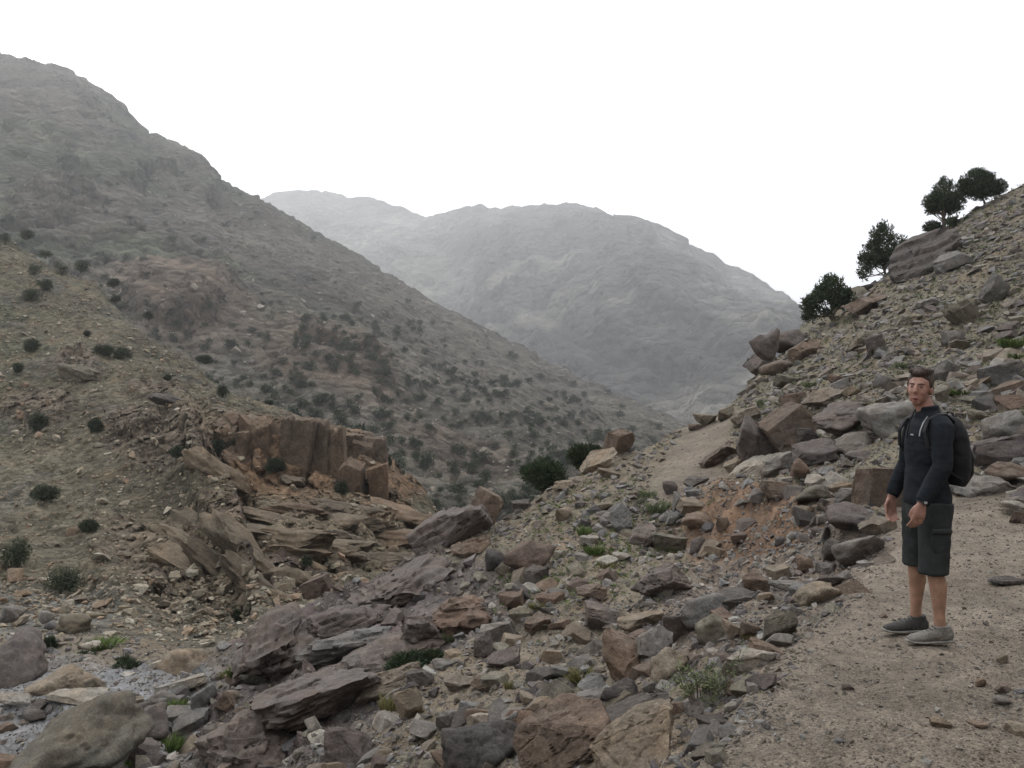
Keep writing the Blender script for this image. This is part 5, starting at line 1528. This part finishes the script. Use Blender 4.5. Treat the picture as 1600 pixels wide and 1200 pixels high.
for s in (1, -1):
    sh = Vector((.165 * s, .015, 1.43))
    el = Vector((.232 * s, -.035, 1.155)); wr = Vector((.232 * s, -.165, .925))
    if s < 0: el = Vector((-.238, -.01, 1.145)); wr = Vector((-.235, -.115, .905))
    wrists[s] = (sh, el, wr)
    body.append(loft([(sh, .052, .055), (sh.lerp(el, .5), .045, .048), (el, .038, .040), (el.lerp(wr, .3), .040, .042), (el.lerp(wr, .8), .026, .031), (wr, .022, .029)]))
    dirn = (Vector((0, -.18, -1)) if s > 0 else Vector((.02, -.08, -1))).normalized()
    fwd = Vector((0, -1, 0)); fwd = (fwd - dirn * fwd.dot(dirn)).normalized()
    inn = Vector((-s, 0, 0))
    def hq(a, b, c): return wr + dirn * a + fwd * b + inn * c       # along, towards thumb side, towards palm
    body.append(loft([(hq(-.01, 0, 0), .019, .027), (hq(.03, .0, .0), .017, .037), (hq(.065, .0, .002), .016, .043), (hq(.095, -.002, .006), .013, .041)]))
    for j, (off, ln) in enumerate(((.033, .078), (.011, .086), (-.011, .080), (-.031, .062))):
        b0 = hq(.085, off, .006); sp = off * .03
        p1 = b0 + dirn * ln * .48 + fwd * sp + inn * .012; p2 = p1 + dirn * ln * .30 + fwd * sp * .5 + inn * .024; p3 = p2 + dirn * ln * .16 + inn * .022
        body.append(loft([(b0, .0108, .0108), (p1, .0102, .0102), (p2, .0092, .0092), (p3, .0072, .0072)], seg=10))
    t0 = hq(.02, .024, .006); t1 = hq(.055, .045, .018); t2 = hq(.084, .046, .028); t3 = hq(.100, .040, .032)
    body.append(loft([(t0, .014, .014), (t1, .0115, .0115), (t2, .010, .010), (t3, .007, .007)], seg=10))
bo = fuse('body', body, M['skin'], voxel=.006, smooth=3, parent=man)
# legs are more tanned than the face
bo.data.materials.append(M['skin_leg'])
cz = np.empty(len(bo.data.polygons) * 3, np.float32); bo.data.polygons.foreach_get('center', cz)
bo.data.polygons.foreach_set('material_index', (cz.reshape(-1, 3)[:, 2] < .7).astype(np.int32)); bo.data.update()

def folds(sc, amp, stretch, seed=0):
    def fn(co, no):
        q = co * np.array(stretch) * sc + seed
        return co + no * (amp * ridged(q, 2) + amp * .6 * fbm(q * 2.2, 2))[:, None]
    return fn
fl_ = [loft([((0, .008, .890), .172, .130), ((0, .008, .93), .178, .136), ((0, .0, 1.04), .160, .120), ((0, -.002, 1.14), .150, .112), ((0, .0, 1.25), .162, .118), ((0, .005, 1.34), .172, .114), ((0, .012, 1.41), .168, .100), ((0, .015, 1.455), .13, .080), ((0, .012, 1.50), .078, .074)], seg=32),
       loft([((0, .018, 1.455), .080, .078), ((0, .012, 1.51), .070, .068), ((0, .008, 1.542), .068, .065)], seg=28)]
for s in (1, -1):
    sh, el, wr = wrists[s]
    fl_.append(loft([(sh + Vector((-.05 * s, 0, .0)), .070, .074), (sh + Vector((.0 * s, 0, -.03)), .067, .073), (sh.lerp(el, .5), .057, .064), (el + Vector((0, .010, 0)), .052, .060), (el.lerp(wr, .45), .045, .052), (el.lerp(wr, .85), .042, .047), (wr + Vector((0, .005, .012)), .036, .041)], seg=20))
fuse('fleece_jacket', fl_, M['fleece'], voxel=.007, smooth=5, parent=man, post=lambda co, no: co + no * (.006 * fbm(co * np.array([6, 6, 9.]), 3) + .0045 * ridged(co * np.array([9, 9, 15.]) + np.array([0, 0, 1]) * co[:, :1] * 6, 2))[:, None])
link('collar_opening', new_mesh('collar_opening', *map(np.array, tube([(-.012, -.062, 1.525), (-.002, -.10, 1.47), (0, -.126, 1.38), (0, -.132, 1.33)], [.005] * 4, 6)), M['pack'], True), parent=man)
# grey piping running over the near shoulder, small pale mark on the chest
pp = tube([(.095, -.045, 1.475), (.118, -.088, 1.435), (.128, -.112, 1.39), (.130, -.121, 1.35)], [.0042] * 4, 6)
link('piping', new_mesh('piping', *map(np.array, pp), M['piping'], True), parent=man)
v, f = box(.055, .085, -.1385, -.1335, 1.352, 1.361)
link('chest_mark', new_mesh('chest_mark', v, f, M['piping']), parent=man, rot=(0, 0, 0))
sh_ = [loft([((0, .005, .985), .155, .112), ((0, .007, .93), .165, .122), ((0, .012, .86), .170, .126), ((0, .004, .80), .162, .112), ((0, .01, .77), .15, .1)], seg=32)]
for s in (1, -1):
    hip, knee, ank = limb(s)
    dz = 0 if s > 0 else .02
    sh_.append(loft([(hip + Vector((0, 0, -.02)), .09, .112), (hip + Vector((.002 * s, -.008, -.14)), .090, .104), (hip + Vector((.004 * s, -.012, -.28)), .086, .096), (hip + Vector((.005 * s, -.016, -.42 + dz)), .083, .092), (hip + Vector((.005 * s, -.018, -.475 + dz)), .084, .093), (hip + Vector((.005 * s, -.018, -.482 + dz)), .074, .083)], seg=24))
fuse('cargo_shorts', sh_, M['shorts'], voxel=.007, smooth=3, parent=man, post=folds(7, .0055, (1.3, 1.3, 1.0), 4))
for s in (1, -1):
    pk = fuse('thigh_pocket', [blob((.176 * s, -.003, .665), (.018, .072, .085))], M['shorts'], voxel=.006, smooth=2, parent=man, post=lambda co, no: co)
    fp = loft([((.184 * s, -.065, .735), .012, .020), ((.190 * s, 0, .738), .012, .020), ((.184 * s, .065, .735), .012, .020)], seg=12, ref=(1, 0, 0))
    fuse('pocket_flap', [fp], M['shorts'], voxel=.005, smooth=2, parent=pk)
# hair
g = random.Random(3)
hr = [hblob((0, .028, .060), (.077, .088, .078)), hblob((0, .050, .010), (.074, .062, .070)), hblob((0, -.012, .104), (.058, .062, .034)),
      hblob((.066, .004, .040), (.012, .030, .034)), hblob((-.066, .004, .040), (.012, .030, .034))]
for i in range(150):
    a, b = g.uniform(-1, 1), g.uniform(-1, 1)
    p = Vector((a * .06, -.052 + (b + 1) * .065, .116 + .014 * (1 - a * a)))
    e = p + Vector((g.uniform(-.010, .010), g.uniform(-.012, .010), g.uniform(.004, .020)))
    hr.append(loft([(hp(p - Vector((0, 0, .014))), .008, .008), (hp((p + e) / 2), .006, .006), (hp(e), .0025, .0025)], seg=6))
fuse('hair', hr, M['hair'], voxel=.0036, smooth=1, parent=man, post=folds(40, .0022, (1, 1, .6), 2))
for s in (1, -1):
    ey = fuse('eye', [hblob((.030 * s, -.0745, .012), (.0115, .008, .0046))], M['eye'], voxel=.002, smooth=1, parent=man)
    fuse('iris', [hblob((.028 * s, -.0825, .012), (.0062, .0025, .0046))], M['iris'], voxel=.0012, smooth=0, parent=ey)
    fuse('eyebrow', [loft([(hp((.012 * s, -.091, .030)), .003, .003), (hp((.030 * s, -.084, .035)), .003, .0035), (hp((.048 * s, -.074, .030)), .0022, .0025)], seg=8)], M['hair'], voxel=.002, smooth=1, parent=man)
fuse('lips', [loft([(hp((-.022, -.083, -.064)), .002, .002), (hp((-.008, -.0925, -.061)), .004, .004), (hp((.008, -.0925, -.061)), .004, .004), (hp((.022, -.083, -.064)), .002, .002)], seg=8),
              loft([(hp((-.020, -.083, -.068)), .002, .002), (hp((0, -.092, -.078)), .005, .005), (hp((.020, -.083, -.068)), .002, .002)], seg=8)], M['lip'], voxel=.002, smooth=1, parent=man)
fuse('mouth_gap', [loft([(hp((-.016, -.089, -.067)), .002, .002), (hp((0, -.0935, -.069)), .0035, .0042), (hp((.016, -.089, -.067)), .002, .002)], seg=8)], M['mouth'], voxel=.0018, smooth=0, parent=man)
# shoes
for s in (1, -1):
    hip, knee, ank = limb(s)
    a = ank.copy(); tw = R(0 if s > 0 else -2)
    def q(x, y, z): return (a.x + x, a.y + y, z)
    so = fuse('shoe', [loft([(q(0, .075, .045), .030, .034), (q(0, .045, .052), .037, .045), (q(0, -.02, .058), .040, .048), (q(.0, -.09, .048), .045, .038), (q(0, -.15, .038), .046, .030), (q(0, -.20, .032), .036, .024), (q(0, -.222, .030), .02, .016)], seg=20),
                           loft([(q(0, .02, .03), .040, .055), (q(0, .012, .085), .042, .060), (q(0, .010, .115), .040, .055)], seg=20)],
              M['shoe'] if s > 0 else M['shoe_dark'], voxel=.005, smooth=3, parent=man, post=folds(28, .0022, (1, 1, 1), 1))
    sl = [loft([(q(0, .085, .014), .030, .014), (q(0, .04, .014), .042, .016), (q(0, -.04, .013), .041, .014), (q(0, -.13, .013), .051, .014), (q(0, -.20, .017), .042, .013), (q(0, -.235, .024), .022, .009)], seg=16)]
    fuse('sole', sl, M['sole'], voxel=.005, smooth=1, parent=so)
    lc = [tube([(a.x - .026, a.y - .045 - .022 * k, .100 - .010 * k), (a.x, a.y - .055 - .022 * k, .112 - .011 * k), (a.x + .026, a.y - .045 - .022 * k, .098 - .010 * k)], [.003] * 3, 5) for k in range(5)]
    tv, tf = join_tubes(lc); link('laces', new_mesh('laces', tv, tf, M['shoe_dark'] if s > 0 else M['shoe'], True), parent=so)
# watch and ring on his left hand
wr = wrists[1][2]
wt = fuse('wristwatch', [loft([(wr + Vector((0, .012, .022)), .031, .038), (wr + Vector((0, .004, .003)), .030, .037)], seg=24), blob(wr + Vector((.030, .008, .012)), (.007, .019, .017))], M['watch'], voxel=.003, smooth=1, parent=man)
v, f = box(wr.x + .0372, wr.x + .0386, wr.y - .002, wr.y + .018, wr.z + .004, wr.z + .02)
link('watch_face', new_mesh('watch_face', v, f, M['piping']), parent=wt)
dirn = Vector((0, -.18, -1)).normalized()
rc = wr + dirn * .105 + Vector((-.010, .013, 0))
link('ring', new_mesh('ring', *map(np.array, tube([rc + dirn * -.0025, rc + dirn * .0025], [.0118, .0118], 14)), M['gold'], True), parent=man)
# backpack: a thing of its own on his back
bp = empty('backpack', (MX, MD, MZ), 'black rounded backpack worn on the back of the standing man', 'backpack', rot=(0, 0, R(-86)))
bp.scale = (MS,) * 3
fuse('bag', [loft([((0, .175, 1.02), .12, .055), ((0, .180, 1.06), .140, .080), ((0, .185, 1.18), .145, .095), ((0, .180, 1.32), .135, .085), ((0, .165, 1.42), .11, .065), ((0, .18, 1.46), .07, .045)], seg=28)], M['pack'], voxel=.008, smooth=5, parent=bp, post=folds(5, .007, (1, 1, 1.5), 9))
fuse('front_pocket', [loft([((0, .235, 1.04), .085, .030), ((0, .250, 1.10), .105, .040), ((0, .255, 1.20), .105, .040), ((0, .240, 1.29), .08, .03)], seg=24)], M['pack'], voxel=.007, smooth=4, parent=bp, post=folds(7, .004, (1, 1, 1), 5))
for s in (1, -1):
    st = [((.085 * s, .14, 1.44), .022, .008), ((.100 * s, .07, 1.492), .024, .008), ((.115 * s, .01, 1.488), .024, .008), ((.128 * s, -.065, 1.455), .022, .008), ((.150 * s, -.100, 1.38), .020, .008), ((.178 * s, -.088, 1.28), .018, .007), ((.196 * s, -.02, 1.17), .014, .006), ((.175 * s, .09, 1.10), .012, .006), ((.13 * s, .16, 1.07), .012, .006)]
    fuse('shoulder_strap', [loft(st, seg=12, ref=(1, 0, 0))], M['pack'], voxel=.005, smooth=1, parent=bp)
lp = tube([(0, .14, 1.455), (0, .15, 1.50), (0, .185, 1.495), (0, .19, 1.45)], [.008] * 4, 6)
link('grab_loop', new_mesh('grab_loop', *map(np.array, lp), M['pack'], True), parent=bp)
